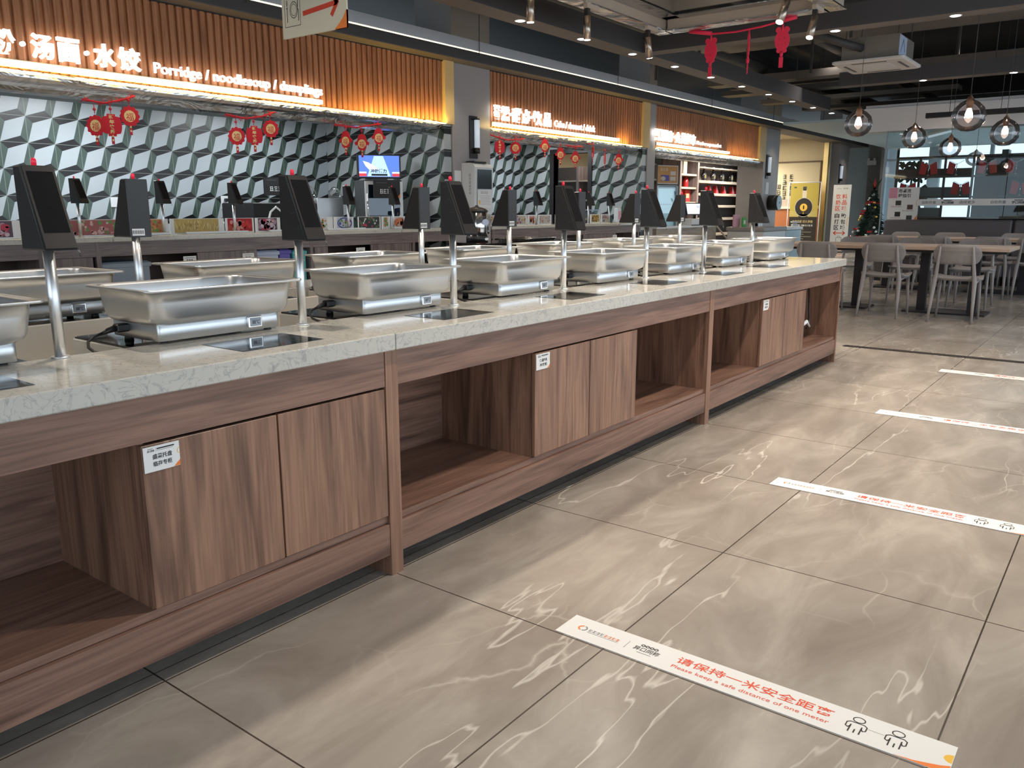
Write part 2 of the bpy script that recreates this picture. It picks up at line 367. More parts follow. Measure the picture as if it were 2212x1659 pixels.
def thing(name, label, cat, loc=(0, 0, 0), rz=0, group=None):
    o = bpy.data.objects.new(name, None); C.objects.link(o); o.empty_display_size = .1
    o.location = loc; o.rotation_euler = (0, 0, rz); o['label'] = label; o['category'] = cat
    if group: o['group'] = group
    return o
def tag(o, label, cat, group=None, loc=None, rz=None):
    o['label'] = label; o['category'] = cat
    if group: o['group'] = group
    if loc: o.location = loc
    if rz is not None: o.rotation_euler = (0, 0, rz)
    return o
def struct(mb, name, parent=None):
    o = mb.build(name, parent)
    if not parent: o['kind'] = 'structure'
    return o
def kids(o): return [c for c in bpy.data.objects if c.parent == o]
KIDS = {}
def dup(root, loc, rz=None, label=None, group=None):
    if root.name not in KIDS: KIDS[root.name] = [(c, kids(c)) for c in kids(root)]
    r = root.copy(); C.objects.link(r); r.location = loc
    if rz is not None: r.rotation_euler = (0, 0, rz)
    if label: r['label'] = label
    if group: r['group'] = group
    for ch, gs in KIDS[root.name]:
        c = ch.copy(); C.objects.link(c); c.parent = r
        for g in gs: d = g.copy(); C.objects.link(d); d.parent = c
    return r
ORD = ['first', 'second', 'third', 'fourth', 'fifth', 'sixth', 'seventh', 'eighth', 'ninth', 'tenth', 'eleventh', 'twelfth', 'thirteenth', 'fourteenth', 'fifteenth', 'sixteenth', 'seventeenth', 'eighteenth', 'nineteenth', 'twentieth']
def B(x0, x1, y0, y1, z0, z1, m, name, parent=None, bev=0, label=None): return MB().box(x0, x1, y0, y1, z0, z1, m, bev).build(name, parent, label)

# ------------------------------------------------------------------ the room
struct(MB().box(-6, 34, -5.2, 13, -.12, 0, 'floor_marble'), 'floor')
struct(MB().box(-6, 34, -5.2, 13, 4.0, 4.12, 'dark_ceiling'), 'ceiling')
m = MB(); m.box(-4.2, -4.0, -5, -3.6, 0, 4, 'wall_white'); m.box(-4.2, -4.0, -3.6, 5.6, 0, .5, 'wall_white'); m.box(-4.2, -4.0, -3.6, 5.6, 3.0, 4, 'wall_white'); m.box(-4.2, -4, 5.6, 9.2, 0, 4, 'wall_white')
struct(m, 'wall_left')
m = MB(); m.box(-4.2, 24.4, -5.2, -5.0, 0, 1.0, 'wall_white'); m.box(-4.2, 24.4, -5.2, -5.0, 2.7, 4, 'dark_ceiling')
for i in range(9): m.box(-4.2 + i * 3.55, -3.9 + i * 3.55, -5.2, -5.0, .45, 3.0, 'wall_white')
struct(m, 'wall_front')
struct(MB().box(-4.2, 7.82, 9.2, 9.35, 0, 3.2, 'tiles_back'), 'wall_back')
# stall one, side wall with a doorway recess
m = MB(); m.box(7.82, 7.95, 7.02, 9.2, 0, 3.2, 'tiles_side'); struct(m, 'wall_stall')
# stall two: back and side walls with a doorway
m = MB(); m.box(8.7, 12.86, 9.6, 9.72, 0, 3.2, 'tiles_back'); struct(m, 'wall_bakery')
m = MB(); m.box(12.86, 13.0, 7.02, 8.1, 0, 3.2, 'tiles_side'); m.box(12.86, 13.0, 8.85, 9.6, 0, 3.2, 'tiles_side'); m.box(12.86, 13.0, 8.1, 8.85, 2.15, 3.2, 'tiles_side')
for a, b in ((8.02, 8.1), (8.85, 8.93)): m.box(12.84, 13.02, a, b, 0, 2.23, 'black_plastic')
m.box(12.84, 13.02, 8.1, 8.85, 2.15, 2.23, 'black_plastic'); struct(m, 'wall_partition')
# market stall shell
m = MB(); m.box(13.0, 26.2, 11.6, 11.75, 0, 3.2, 'beige_wall'); struct(m, 'wall_market')
struct(MB().box(23.5, 23.65, 7.12, 8.7, 0, 3.2, 'beige_wall'), 'wall_lounge')
m = MB(); m.box(23.46, 23.5, 7.3, 8.9, 2.42, 2.45, 'brown_trim'); m.box(23.46, 23.5, 7.3, 7.33, 1.25, 2.42, 'brown_trim'); m.box(23.42, 23.5, 7.3, 8.7, 1.16, 1.22, 'cream_board'); m.box(23.46, 23.5, 7.3, 8.7, .05, 1.16, 'orange_wood')
m.box(23.40, 23.5, 7.12, 7.24, 0, 3.0, 'trim_gold'); struct(m, 'trim_1')
# stall ceilings
m = MB(); m.box(-4, 7.9, 7.3, 9.2, 2.40, 2.46, 'wall_white'); m.box(8.7, 13, 7.3, 9.6, 2.38, 2.44, 'wall_white'); m.box(13.28, 18.4, 7.3, 11.6, 2.5, 2.56, 'beige_wall'); m.box(19.35, 26, 7.1, 11.6, 3.05, 3.1, 'beige_wall'); struct(m, 'trim_2')
# pillars between the stalls
for i, (a, b, y1) in enumerate(((7.955, 8.70, 7.6), (13.0, 13.28, 7.6), (18.4, 19.35, 7.6), (24.0, 24.9, 7.6))):
    struct(MB().box(a, b, 7.0, y1, 0, 3.9, 'pillar_paint', .004), 'trim_%d' % (3 + i))
# far wall beyond the dining area: windows with daylight, blue lit panels, grey column
m = MB(); m.box(24.4, 24.6, -5, 5.95, 0, .45, 'panel_blue'); m.box(24.4, 24.6, -5, 5.95, 2.75, 4, 'wall_white')
for y in (-5, -3.6, -2.2, -.8, .6, 2.0, 3.35, 4.55, 5.86): m.box(24.4, 24.6, y, y + (.28 if y in (2.0, 4.55) else .08), .45, 2.75, 'blue_grey')
m.box(24.42, 24.58, -5, 5.95, 2.42, 2.47, 'blue_grey'); struct(m, 'wall_right')
m = MB(); m.box(26.0, 26.2, 6.72, 7.6, 0, 3.2, 'panel_blue'); m.box(25.9, 26.2, 5.96, 6.72, 0, 3.2, 'grey_wall'); m.box(24.6, 26.2, 5.96, 6.06, 0, 3.2, 'grey_wall'); struct(m, 'wall_corner')
# white bulkhead above the glass partition
m = MB(); m.box(16.0, 16.4, -5, 4.3, 2.50, 2.90, 'wall_white'); m.box(16.1, 24.4, -5, 4.3, 2.9, 2.96, 'wall_white'); m.box(16.4, 24.4, -5, 5.9, 2.76, 2.80, 'panel_blue'); struct(m, 'trim_7')

# fluted fascias
def fascia(x0, x1, n, gold0=None):
    m = MB(); step = .075; z0, z1 = 2.215, 2.93; k = int((x1 - x0) / step)
    prev = None
    for i in range(k):
        a = x0 + i * step
        for u, y in ((0, 7.028), (.008, 7.028), (.012, 7.008), (.024, 7.0), (.052, 7.0), (.064, 7.008), (.068, 7.028)):
            p = (m.V((a + u, y, z0)), m.V((a + u, y, z1)))
            if prev: m.F([prev[0], p[0], p[1], prev[1]], 'walnut_fascia')
            prev = p
    m.box(x0, x1, 7.03, 7.28, z0, z1, 'walnut_fascia')
    if gold0: m.box(x1, gold0, 6.96, 7.28, z0 - .03, z1, 'cream_panel')
    m.box(x0, x1, 6.99, 7.03, 2.905, 2.93, 'black_matte')
    return struct(m, n)
wood('walnut_fascia', 2, (.46, .19, .080), (.39, .155, .062), (.27, .10, .040), .5)
fascia(-4, 7.79, 'trim_8', 7.95); fascia(8.70, 12.76, 'trim_9', 12.99); fascia(13.28, 18.02, 'trim_10', 18.39)
# suspended canopy above the fascias
m = MB(); m.box(-4, 27.5, 6.78, 6.80, 2.925, 3.035, 'beam_paint'); m.box(-4, 27.5, 6.78, 7.3, 2.915, 2.925, 'beam_under')
m.box(-4, 27.5, 6.80, 6.83, 3.035, 3.052, 'strip_glow'); m.box(-4, 27.5, 6.78, 6.80, 3.052, 3.165, 'canopy_face'); m.box(-4, 27.5, 6.83, 7.3, 3.035, 3.05, 'beam_paint')
struct(m, 'trim_11')
def wires(pts, z0, z1, name):
    m = MB()
    for x, y in pts: m.cyl((x, y, z0), (x, y, z1), .005, 'wire', n=6)
    return struct(m, name)
wires([(x, 6.76) for x in (1.5, 4.9, 8.2, 11.54, 15.0, 18.2, 21.6, 25)], 3.0, 4.0, 'trim_12')
# long beam over the aisle and cross beams over the dining area
m = MB(); m.box(-4, 16.0, 4.90, 5.16, 2.93, 3.14, 'beam_paint'); m.box(-4, 16.0, 4.90, 5.16, 2.925, 2.93, 'beam_under'); struct(m, 'trim_13')
for i, (x, za) in enumerate(((9.0, 3.14), (13.15, 3.12))):
    m = MB(); m.box(x - .1, x + .12, -5, 4.90 if i == 0 else 3.9, 2.93, za, 'beam_paint'); m.box(x - .1, x + .12, -5, 4.9 if i == 0 else 3.9, 2.925, 2.93, 'beam_under'); struct(m, 'trim_%d' % (14 + i))
wires([(10, 5.0), (12.2, 5.0), (14.4, 5.0), (15.7, 5), (13.1, 3.3), (13.1, 1.9), (9, 1.5)], 3.1, 4.0, 'trim_16')
# ducts, pipes and hangers under the slab
m = MB()
for y, z, r in ((5.7, 3.55, .10), (6.2, 3.45, .05), (4.4, 3.7, .07)): m.cyl((-4, y, z), (24, y, z), r, 'duct_dark', n=10)
m.box(-4, 24, 5.9, 6.5, 3.6, 3.85, 'duct_dark')
struct(m, 'trim_17')
m = MB()
for x, a, b, z0, z1, mt in ((10.3, .5, 3.8, 3.35, 3.6, 'duct_dark'), (11.8, -2, 6.6, 3.45, 3.75, 'beam_under'), (14.4, -3, 6.6, 3.3, 3.42, 'beam_under'), (15.0, -3, 6.6, 3.2, 3.28, 'duct_dark'), (15.4, -3, 6.6, 3.35, 3.41, 'beam_under'),
                         (12.6, -3, 6.6, 3.55, 3.61, 'beam_under'), (17.0, 3.0, 6.6, 3.25, 3.33, 'beam_under'), (19.5, 2.0, 6.6, 3.35, 3.42, 'duct_dark'), (9.9, -3, 2.0, 3.5, 3.75, 'duct_dark'), (7.3, -3, 1.6, 3.4, 3.7, 'duct_dark')):
    m.box(x, x + .35, a, b, z0, z1, mt)
for x, y in ((11.9, 5.6), (11.9, 6.3), (12.7, 4.2), (14.5, 3.6), (14.5, 2.6), (15.1, 4.1), (10.4, 3.0), (17.1, 5.5)): m.box(x, x + .04, y, y + .03, 3.1, 4.0, 'duct_dark')
struct(m, 'trim_18')
# floor drain channel
m = MB(); m.box(7.30, 7.385, -3, 1.98, .0005, .003, 'black_matte')
for i in range(160): m.box(7.305, 7.38, -2.98 + i * .031, -2.968 + i * .031, .003, .0045, 'toe_dark')
struct(m, 'trim_19')

# ------------------------------------------------------------------ serving island: cabinets
YF = 1.815
def cabinet(x0, x1, doors, label, first=False, card=None):
    t = thing('serving_cabinet', label, 'cabinet', ((x0 + x1) / 2, YF, 0)); cx = (x0 + x1) / 2
    a, b = x0 - cx, x1 - cx; w_ = 'walnut_x'
    D = .515
    for q0, q1 in ((a, a + .024), (b - .026, b - .002)):
        MB().box(q0, q1, 0, D, 0, .742, 'walnut_z').build('side_panel', t)
        f = MB(); f.box(q0 - .001, q1 + .001, -.003, .0, .0, .742, 'walnut_z'); f.build('edge_strip', t)
    B(a + .026, b - .028, 0, .018, .628, .742, w_, 'top_rail', t)
    B(a + .026, b - .028, 0, .018, .072, .176, w_, 'bottom_rail', t)
    B(a + .024, b - .026, .012, D - .02, .178, .200, w_, 'shelf', t)
    B(a + .024, b - .026, .02, D - .001, .640, .664, 'dull_steel', 'top_panel', t)
    B(a + .024, b - .026, D - .02, D, .07, .639, w_, 'back_panel', t)
    B(a + .024, b - .026, .16, .178, .0, .07, 'toe_dark', 'plinth', t)
    # compartment behind the doors
    d0, d1, d2 = (d - cx for d in doors)
    for q in (d0, d2 - .018): B(q + .001, q + .017, .022, D - .02, .2, .63, 'walnut_z', 'divider', t)
    for p, q in ((d0, d1 - .003), (d1 + .003, d2)):
        B(p, q, .002, .020, .205, .620, 'walnut_z', 'door', t, .0015)
    if card:
        k = MB(); x = d0 + .003; w, h = .092, .062; z = .553
        P = [(x, -.0005, z), (x + w * .8, -.0005, z), (x + w, -.0005, z + h * .25), (x + w, -.0005, z + h), (x, -.0005, z + h)]
        k.quad(P, 'paper'); k.quad([(x, .001, z), (x, .001, z + h), (x + w, .001, z + h), (x + w, .001, z)], 'paper')
        k.prism([(x + w * .78, z + .001), (x + w, z + .001), (x + w, z + h * .42)], 'xz', -.0002, .0012, 'orange_ink')
        k.ring((x + w * .99, -.001, z + h * .62), (1, 0, 0), (0, 0, 1), .005, .007, .0015, 'yellow_ink', a0=PI / 2, a1=1.5 * PI)
        U, V = (1, 0, 0), (0, 0, 1)
        k.text(card[0], (x + .022, -.001, z + .030), U, V, w=.05, h=.0125, bold=.02); k.text(card[1], (x + .023, -.001, z + .012), U, V, w=.048, h=.0125, bold=.02)
        k.text('异口同称', (x + .010, -.001, z + .049), U, V, w=.018, h=.005, bold=.02)
        for i in range(4): k.ring((x + .013 + i * .0035, -.001, z + .0565), U, V, .0012, .0009, .0006, 'ink', n=8)
        k.line([(x + .032, -.001, z + .047), (x + .032, -.001, z + .058)], .0005, 'grey_ink', (0, -1, 0))
        for i in range(11): k.line([(x + .035 + i * .004, -.001, z + .0548), (x + .038 + i * .004, -.001, z + .0548)], .003, 'ink', (0, -1, 0))
        k.line([(x + .035, -.001, z + .0505), (x + .076, -.001, z + .0505)], .001, 'grey_ink', (0, -1, 0))
        k.build('door_label', t, 'white card label with black writing and orange corner')
    return t
cards = [('盛菜托盘', '临存专柜'), ('保温炉具', '存放柜'), ('保温炉盖', '存放柜')]
X = (-.626, 1.757, 4.146, 6.508)
DOORS = ((.941, 1.328, 1.728), (2.527, 2.926, 3.333), (4.910, 5.310, 5.720))
LB = ('nearest walnut serving cabinet, doors at its right end, under the white worktop', 'middle walnut serving cabinet with open shelves on both sides of its doors', 'farthest front walnut serving cabinet, with white sockets hanging in its end shelf')
for i in range(3): cabinet(X[i], X[i + 1], DOORS[i], LB[i], card=cards[i])
# mirrored cabinets on the kitchen side
for i, lb in enumerate(('nearest rear walnut cabinet facing the kitchen stalls', 'middle rear walnut cabinet facing the kitchen stalls', 'farthest rear walnut cabinet facing the kitchen stalls')):
    d = [X[i] + X[i + 1] - q for q in DOORS[i]][::-1]
    t = cabinet(X[i], X[i + 1], d, lb); t.location.y = 3.55; t.rotation_euler = (0, 0, PI)
# steel service deck carried by both cabinet rows
dk = MB(); dk.box(-.6, 6.48, 2.334, 3.03, .650, .664, 'dull_steel')
o = dk.build('service_deck'); tag(o, 'long dull steel service deck sunk between the two worktop strips', 'deck')
o = MB().box(-.6, 6.19, 2.835, 2.872, .665, .794, 'steel_hob').build('steel_rail'); tag(o, 'pale steel rail in front of the rear row of food warmers', 'rail')

# stone worktop
t = thing('stone_worktop', 'glossy white veined stone worktop running the length of the island', 'worktop', (0, 1.79, .742))
for i, (a, b) in enumerate(((-.626, 1.7555), (1.7585, 4.1445), (4.1475, 6.53))):
    B(a, b, 0, .402, 0, .052, 'quartz', 'worktop_slab', t, .003)
B(6.2, 6.53, .403, 1.40, 0, .052, 'quartz', 'end_slab', t, .003)
B(-.626, 6.53, 1.462, 1.79, 0, .052, 'quartz', 'rear_slab', t, .003)
for a in (-.32, .48, 1.276, 2.075, 2.87, 3.69, 4.46, 5.22):
    g = MB(); g.box(a, a + .272, .084, .278, .0525, .0532, 'black_glass'); g.build('glass_insert', t, 'flush black glass insert')
for a in (-.32, .48, 1.276, 2.075, 2.87, 3.69, 4.46, 5.22):
    g = MB(); g.box(a, a + .272, 1.54, 1.70, .0525, .0532, 'black_glass'); g.build('glass_insert', t, 'flush black glass insert')

# induction hob boxes under the food warmers
def hob():
    t = thing('induction_hob', '', 'hob', (0, 0, .664))
    m = MB(); m.box(-.255, .255, 0, .36, 0, .113, 'steel_hob', .003); m.build('housing', t)
    m = MB(); m.box(-.25, .25, .005, .355, .113, .119, 'black_glass', .001); m.build('cooktop', t)
    return t
# electric food warmer: heater base + steel pan
def warmer():
    t = thing('food_warmer', '', 'chafing dish', (0, 0, .783)); w, d = .525, .35
    # base
    m = MB(); L = []
    for ww, dd, r, z in ((.404, .25, .012, .018), (.41, .256, .014, .02), (.41, .256, .014, .068), (.40, .246, .012, .072)): L.append(rrect(ww, dd, r, 3, z, w / 2, .06 + .128))
    m.loft(L, 'steel'); m.build('heater_base', t)
    for sx in (.09, .44):
        for sy in (.09, .285):
            f = MB(); f.cyl((sx, sy, 0), (sx, sy, .019), .014, 'black_plastic', .011, 10); f.build('foot', t)
    # temperature display
    m = MB(); x0 = .345
    m.box(x0, x0 + .05, .050, .0605, .026, .062, 'chrome', .003); m.box(x0 + .006, x0 + .044, .0485, .0505, .031, .057, 'lcd')
    m.build('display', t)
    k = MB(); k.text('88°C', (x0 + .012, .0480, .038), (1, 0, 0), (0, 0, 1), w=.026, h=.012, m='black_plastic'); k.build('digits', t.children[0] if False else t, 'dark display digits')
    # rating plate on the left side
    k = MB(); k.quad([(.0594, .125, .033), (.0594, .175, .033), (.0594, .175, .058), (.0594, .125, .058)], 'paper')
    for i in range(4): k.line([(.0592, .171, .053 - i * .005), (.0592, .135 + .006 * i, .053 - i * .005)], .0012, 'grey_ink', (-1, 0, 0))
    k.build('rating_label', t, 'small white rating label')
    m = MB(); m.box(.022, .060, .215, .245, .036, .06, 'black_plastic', .004); m.tube([(.024, .23, .048), (0, .23, .043), (-.02, .23, .035)], [.010, .008, .004], 'black_plastic')
    m.tube([(-.015, .23, .038), (-.045, .222, .032), (-.072, .20, .022), (-.088, .165, .012), (-.094, .12, .0055), (-.09, .10, .005)], .0042, 'black_plastic'); m.build('power_cord', t, 'black plug and cord')
    # pan
    m = MB(); cx, cy = w / 2, d / 2; H_ = .168
    prof = [(w - .002, d - .002, .022, H_ - .006), (w, d, .022, H_ - .003), (w, d, .022, H_), (w - .012, d - .012, .02, H_ + .001), (w - .040, d - .040, .03, H_ - .001), (w - .046, d - .046, .035, H_ - .006),
            (w - .049, d - .049, .04, H_ - .04), (w - .060, d - .060, .045, H_ - .084), (w - .085, d - .085, .045, H_ - .098), (w - .12, d - .12, .045, H_ - .103)]
    L = [rrect(a, b, r, 6, z, cx, cy) for a, b, r, z in prof]; m.loft(L, 'steel', False, True)
    prof = [(w - .002, d - .002, .022, H_ - .006), (w - .042, d - .042, .036, H_ - .008), (w - .047, d - .047, .042, H_ - .04), (w - .056, d - .056, .047, H_ - .082), (w - .066, d - .066, .05, H_ - .094), (w - .092, d - .092, .05, H_ - .103), (w - .12, d - .12, .05, H_ - .106)]
    L = [rrect(a, b, r, 6, z, cx, cy) for a, b, r, z in prof]; m.loft(L, 'steel', False, True)
    m.build('food_pan', t)
    return t
FX = (.37, 1.144, 1.914, 2.69, 3.49, 4.27, 5.02, 5.855); RX = (.20, .985, 1.79, 2.57, 3.37, 4.215, 5.06, 5.90)
h0 = hob(); w0 = warmer()
WL = lambda i, row: '%s steel food warmer from the near end in the %s row of the island' % (ORD[i], row)
for i, x in enumerate(FX):
    L = (x + .275, 2.235, .664)
    if i == 0: h0.location = L; h0['label'] = 'first black-topped hob box from the near end, front row'; h0['group'] = 'hob boxes in the front row'; w0.location = (x, 2.10, .783); w0['label'] = 'empty steel food warmer cut off by the left edge, front row'; w0['group'] = 'food warmers in the front row'
    else:
        dup(h0, L, 0, '%s black-topped hob box from the near end, front row' % ORD[i]); dup(w0, (x, 2.10, .783), 0, WL(i, 'front'))
for i, x in enumerate(RX):
    dup(h0, (x + .275, 2.876, .664), 0, '%s black-topped hob box from the near end, rear row' % ORD[i], 'hob boxes in the rear row'); dup(w0, (x, 2.89, .783), 0, WL(i, 'rear'), 'food warmers in the rear row')

# weighing terminals on poles
def terminal():
    t = thing('weighing_terminal', '', 'terminal'); hw = .0395; z0, z1 = .275, .476
    m = MB(); m.cyl((0, 0, 0), (0, 0, z0 + .01), .0138, 'pole', n=18); m.cyl((0, 0, 0), (0, 0, .004), .022, 'pole', n=18); m.build('pole', t)
    # body: wedge with an upright back (towards +y) and a screen leaning towards -y
    m = MB(); yb = .016
    def sec(x, g=0): return [(x, yb - g, z0 + g), (x, -.106 + g, z0 + g), (x, -.022 + g, z1 - g), (x, yb - g, z1 - g)]
    L = []
    for x, g in ((-hw, .004), (-hw + .004, 0), (hw - .004, 0), (hw, .004)): L.append([Vector(p) for p in sec(x, g)])
    m.loft(L, 'black_plastic', sm=False)
    for i in range(4):
        z = z0 + .035 + i * .048; yf = -.106 + (z - z0) / (z1 - z0) * .084
        for s in (-1, 1):
            m.line([(s * (hw + .0006), yf + .012, z + .004), (s * (hw + .0006), yf + .04 - i * .004, z)], .0016, 'grey_plastic', (s, 0, 0))
    m.build('housing', t)
    n = Vector((0, -(z1 - z0), -.074)).normalized(); n = Vector((0, -.94, .342))
    m = MB()
    def P(u, v, o=0): # on the sloping face
        y = -.106 + .084 * v; z = z0 + (z1 - z0) * v; return (u, y - .94 * o, z + .34 * o)
    m.loft([[Vector(P(a, b, 0)) for a, b in ((-hw + .003, .02), (hw - .003, .02), (hw - .003, .98), (-hw + .003, .98))], [Vector(P(a, b, .005)) for a, b in ((-hw + .003, .02), (hw - .003, .02), (hw - .003, .98), (-hw + .003, .98))]], 'black_plastic', sm=False)
    m.quad([P(-hw + .009, .2, .0056), P(hw - .009, .2, .0056), P(hw - .009, .92, .0056), P(-hw + .009, .92, .0056)], 'screen')
    m.build('touch_screen', t)
    m = MB(); m.quad([(hw - .006, yb + .0006, z0 + .006), (-.012 + .0, yb + .0006, z0 + .006), (-.012, yb + .0006, z0 + .03), (hw - .006, yb + .0006, z0 + .03)], 'paper')
    for i in range(14): m.line([(-.007 + i * .003, yb + .001, z0 + .012), (-.007 + i * .003, yb + .001, z0 + .024)], .0011 if i % 3 else .002, 'ink', (0, 1, 0))
    m.build('barcode_sticker', t, 'white barcode sticker')
    m = MB(); m.lathe([(.0062, 0), (.0062, .014), (.004, .018), (.001, .019)], 'red_lens', (.004, .0, z1), 12); m.build('status_lamp', t, 'small red status lamp')
    m = MB(); m.tube([(hw - .002, -.098, z0 + .004), (hw + .004, -.102, z0 - .004), (hw + .005, -.102, z0 - .016)], .0022, 'clear', 6); m.build('cable_tie', t)
    for c in kids(t):
        if c.name.split('.')[0] != 'pole':
            for v in c.data.vertices: v.co.x -= .014
    return t
t0 = terminal(); PX = ((.943, 2.178), (1.707, 2.168), (2.433, 2.148), (3.235, 2.165), (4.05, 2.17), (4.60, 2.08), (5.60, 2.178))
TL = lambda i: 'black weighing terminal, %s from the left along the customer side of the island' % ORD[i]
for i, (x, y) in enumerate(PX):
    if i == 0: t0.location = (x, y, .794); t0['label'] = TL(0); t0['group'] = 'terminals along the customer side'
    else: dup(t0, (x, y, .794), (.0, .0, 0, -.02, .04, .0, -.05)[i], TL(i))
for i, x in enumerate((1.536, 2.997, 3.71, 4.43, 5.14, 5.853)):
    dup(t0, (x, 2.853, .794), PI, 'black weighing terminal seen from behind, %s from the left along the kitchen side' % ORD[i], 'terminals along the kitchen side')
# hidden cutlery-free sockets in the end shelf
t = thing('socket_cable', 'white power sockets dangling on black cables in the end shelf', 'power strip', (6.10, 1.95, .2))
m = MB(); m.tube([(0, 0, .43), (.0, -.01, .28), (-.05, -.02, .16), (-.09, -.02, .17)], .006, 'black_plastic'); m.tube([(.08, 0, .43), (.10, -.01, .22), (.06, -.03, .12), (.0, -.03, .10)], .006, 'black_plastic'); m.build('cable', t)
m = MB(); m.tube([(-.11, -.03, .13), (-.04, -.04, .155), (.04, -.04, .11)], [.012, .014, .006], 'white_plastic'); m.build('socket', t, 'white inline socket')
m = MB(); m.tube([(-.12, -.02, .16), (-.10, -.03, .20)], .009, 'chrome'); m.tube([(-.14, -.02, .17), (-.09, -.02, .18)], .008, 'chrome'); m.tube([(-.13, -.03, .13), (-.10, -.01, .06)], .006, 'dull_steel'); m.build('plug_pins', t)

# ------------------------------------------------------------------ floor distance strips
def strip():
    t = thing('floor_strip', '', 'floor sticker'); L, W = 1.0, .112
    U, V = (0, -1, 0), (1, 0, 0)                      # reading direction, up direction
    def Q(u, v, z=.002): return (v, -u, z)
    m = MB(); m.box(0, W, -L, 0, 0, .0015, 'paper')
    m.prism([(0, -L + .001)] + [(v, -u) for v, u in ((.001, L - .11), (.006, L - .07), (.012, L - .05), (.022, L - .02), (.032, L - .001))], 'xy', .0015, .0018, 'orange_ink')
    P = [(.058 + .016 * math.cos(a), -L + .001 + .018 * math.sin(a)) for a in [PI * i / 10 for i in range(11)]]; m.prism(P, 'xy', .0015, .0018, 'yellow_ink')
    m.build('strip_sheet', t)
    m = MB()
    m.text('请保持一米安全距离', Q(.345, .052), U, V, w=.40, h=.034, m='red_ink', bold=.008)
    m.text('Please keep a safe distance of one meter', Q(.345, .020), U, V, w=.40, h=.019, m='red_ink', bold=.0)
    m.text('异口同称', Q(.222, .045), U, V, w=.075, h=.021, m='ink', bold=.005)
    for i in range(4): m.ring(Q(.240 + i * .013, .075), U, V, .005, .0045, .003, 'ink', n=10)
    m.line([Q(.24, .037), Q(.28, .037)], .002, 'grey_ink', (0, 0, 1)); m.line([Q(.20, .035), Q(.20, .075)], .0012, 'grey_ink', (0, 0, 1))
    m.ring(Q(.055, .057), U, V, .010, .011, .005, 'orange_ink', a0=PI / 2, a1=1.5 * PI); m.ring(Q(.059, .057), U, V, .010, .011, .004, 'grey_ink', a0=-PI / 2, a1=.5 * PI)
    for i in range(8):
        mt = 'grey_ink' if i < 4 else 'orange_ink'; a = .078 + i * .0125
        m.line([Q(a, .060), Q(a + .009, .060)], .002, mt, (0, 0, 1)); m.line([Q(a, .052), Q(a + .009, .052)], .002, mt, (0, 0, 1)); m.line([Q(a + .002 + i % 3 * .002, .051), Q(a + .002 + i % 3 * .002, .062)], .002, mt, (0, 0, 1))
    m.line([Q(.077, .045), Q(.175, .045)], .0012, 'grey_ink', (0, 0, 1))
    for u in (.80, .885):                             # the two little standing figures
        m.ring(Q(u, .082), U, V, .013, .011, .0025, 'ink')
        A = lambda a, b: Q(u + a, b)
        m.line([A(-.022, .046), A(-.022, .062), A(-.015, .068), A(.015, .068), A(.022, .062), A(.022, .046), A(.016, .042), A(.012, .050)], .0026, 'ink', (0, 0, 1))
        m.line([A(-.022, .046), A(-.016, .042), A(-.012, .050)], .0026, 'ink', (0, 0, 1))
        for k in (-.012, .012): m.line([A(k, .056), A(k, .026)], .003, 'ink', (0, 0, 1))
        m.line([A(0, .04), A(0, .026)], .003, 'ink', (0, 0, 1))
    m.line([Q(.825, .058), Q(.86, .058)], .0008, 'grey_ink', (0, 0, 1))
    m.build('lettering', t, 'orange and black printed lettering')
    return t
s0 = strip()
for i, (x, y, lb) in enumerate(((1.757, 1.19, 'white distance strip on the floor nearest the camera, bottom right'), (3.357, 1.165, 'second white distance strip up the floor from the nearest'), (4.96, 1.13, 'third white distance strip up the floor'), (6.56, 1.09, 'white distance strip on the floor just before the drain'))):
    if i == 0: s0.location = (x, y, 0.0005); s0['label'] = lb; s0['group'] = 'keep one metre distance floor strips'
    else: dup(s0, (x, y, .0005), 0, lb)

# ------------------------------------------------------------------ stall counters
def stall(x0, x1, legs, doors, label, cards_):
    t = thing('stall_counter', label, 'counter', ((x0 + x1) / 2, 7.0, 0)); c = (x0 + x1) / 2
    B(x0 - c, x1 - c, -.01, .43, .897, .940, 'quartz', 'worktop', t, .003)
    B(x0 - c, x1 - c, 0, .02, .775, .897, 'greywood_x', 'top_rail', t); B(x0 - c, x1 - c, 0, .02, .08, .18, 'greywood_x', 'bottom_rail', t)
    B(x0 - c, x1 - c, .015, .40, .18, .20, 'greywood_x', 'shelf', t); B(x0 - c, x1 - c, .40, .42, .02, .897, 'inner_dark', 'back_panel', t)
    for x in legs: B(x - c, x - c + .04, -.002, .40, 0, .897, 'greywood_z', 'side_panel', t)
    for a, b in doors: B(a - c, b - c, .003, .02, .205, .772, 'greywood_z', 'door', t)
    for i, (x, s) in enumerate(cards_):
        k = MB(); x -= c; k.box(x, x + .13, -.003, 0, .67, .745, 'paper'); k.scrawl((x + .03, -.0036, .695), (1, 0, 0), (0, 0, 1), .07, .022, s, 'ink', i)
        k.line([(x + .02, -.0036, .73), (x + .11, -.0036, .73)], .004, 'grey_ink', (0, -1, 0)); k.build('door_label', t, 'small white card label')
    return t
stall(-4, 7.93, (-2, .6, 2.95, 3.41, 5.66, 7.2), ((3.02, 3.38), (4.35, 5.0), (6.53, 7.18), (5.72, 5.9)), 'long grey wood stall counter with pale stone top below the noodle sign', ((4.20, 3), (4.83, 2), (6.30, 4)))
stall(8.72, 12.84, (8.74, 9.8, 11.0, 12.75), ((9.3, 9.78), (9.85, 10.4), (11.05, 12.0)), 'grey wood stall counter with pale stone top below the cake sign', ((9.28, 2), (9.74, 2), (11.9, 2)))
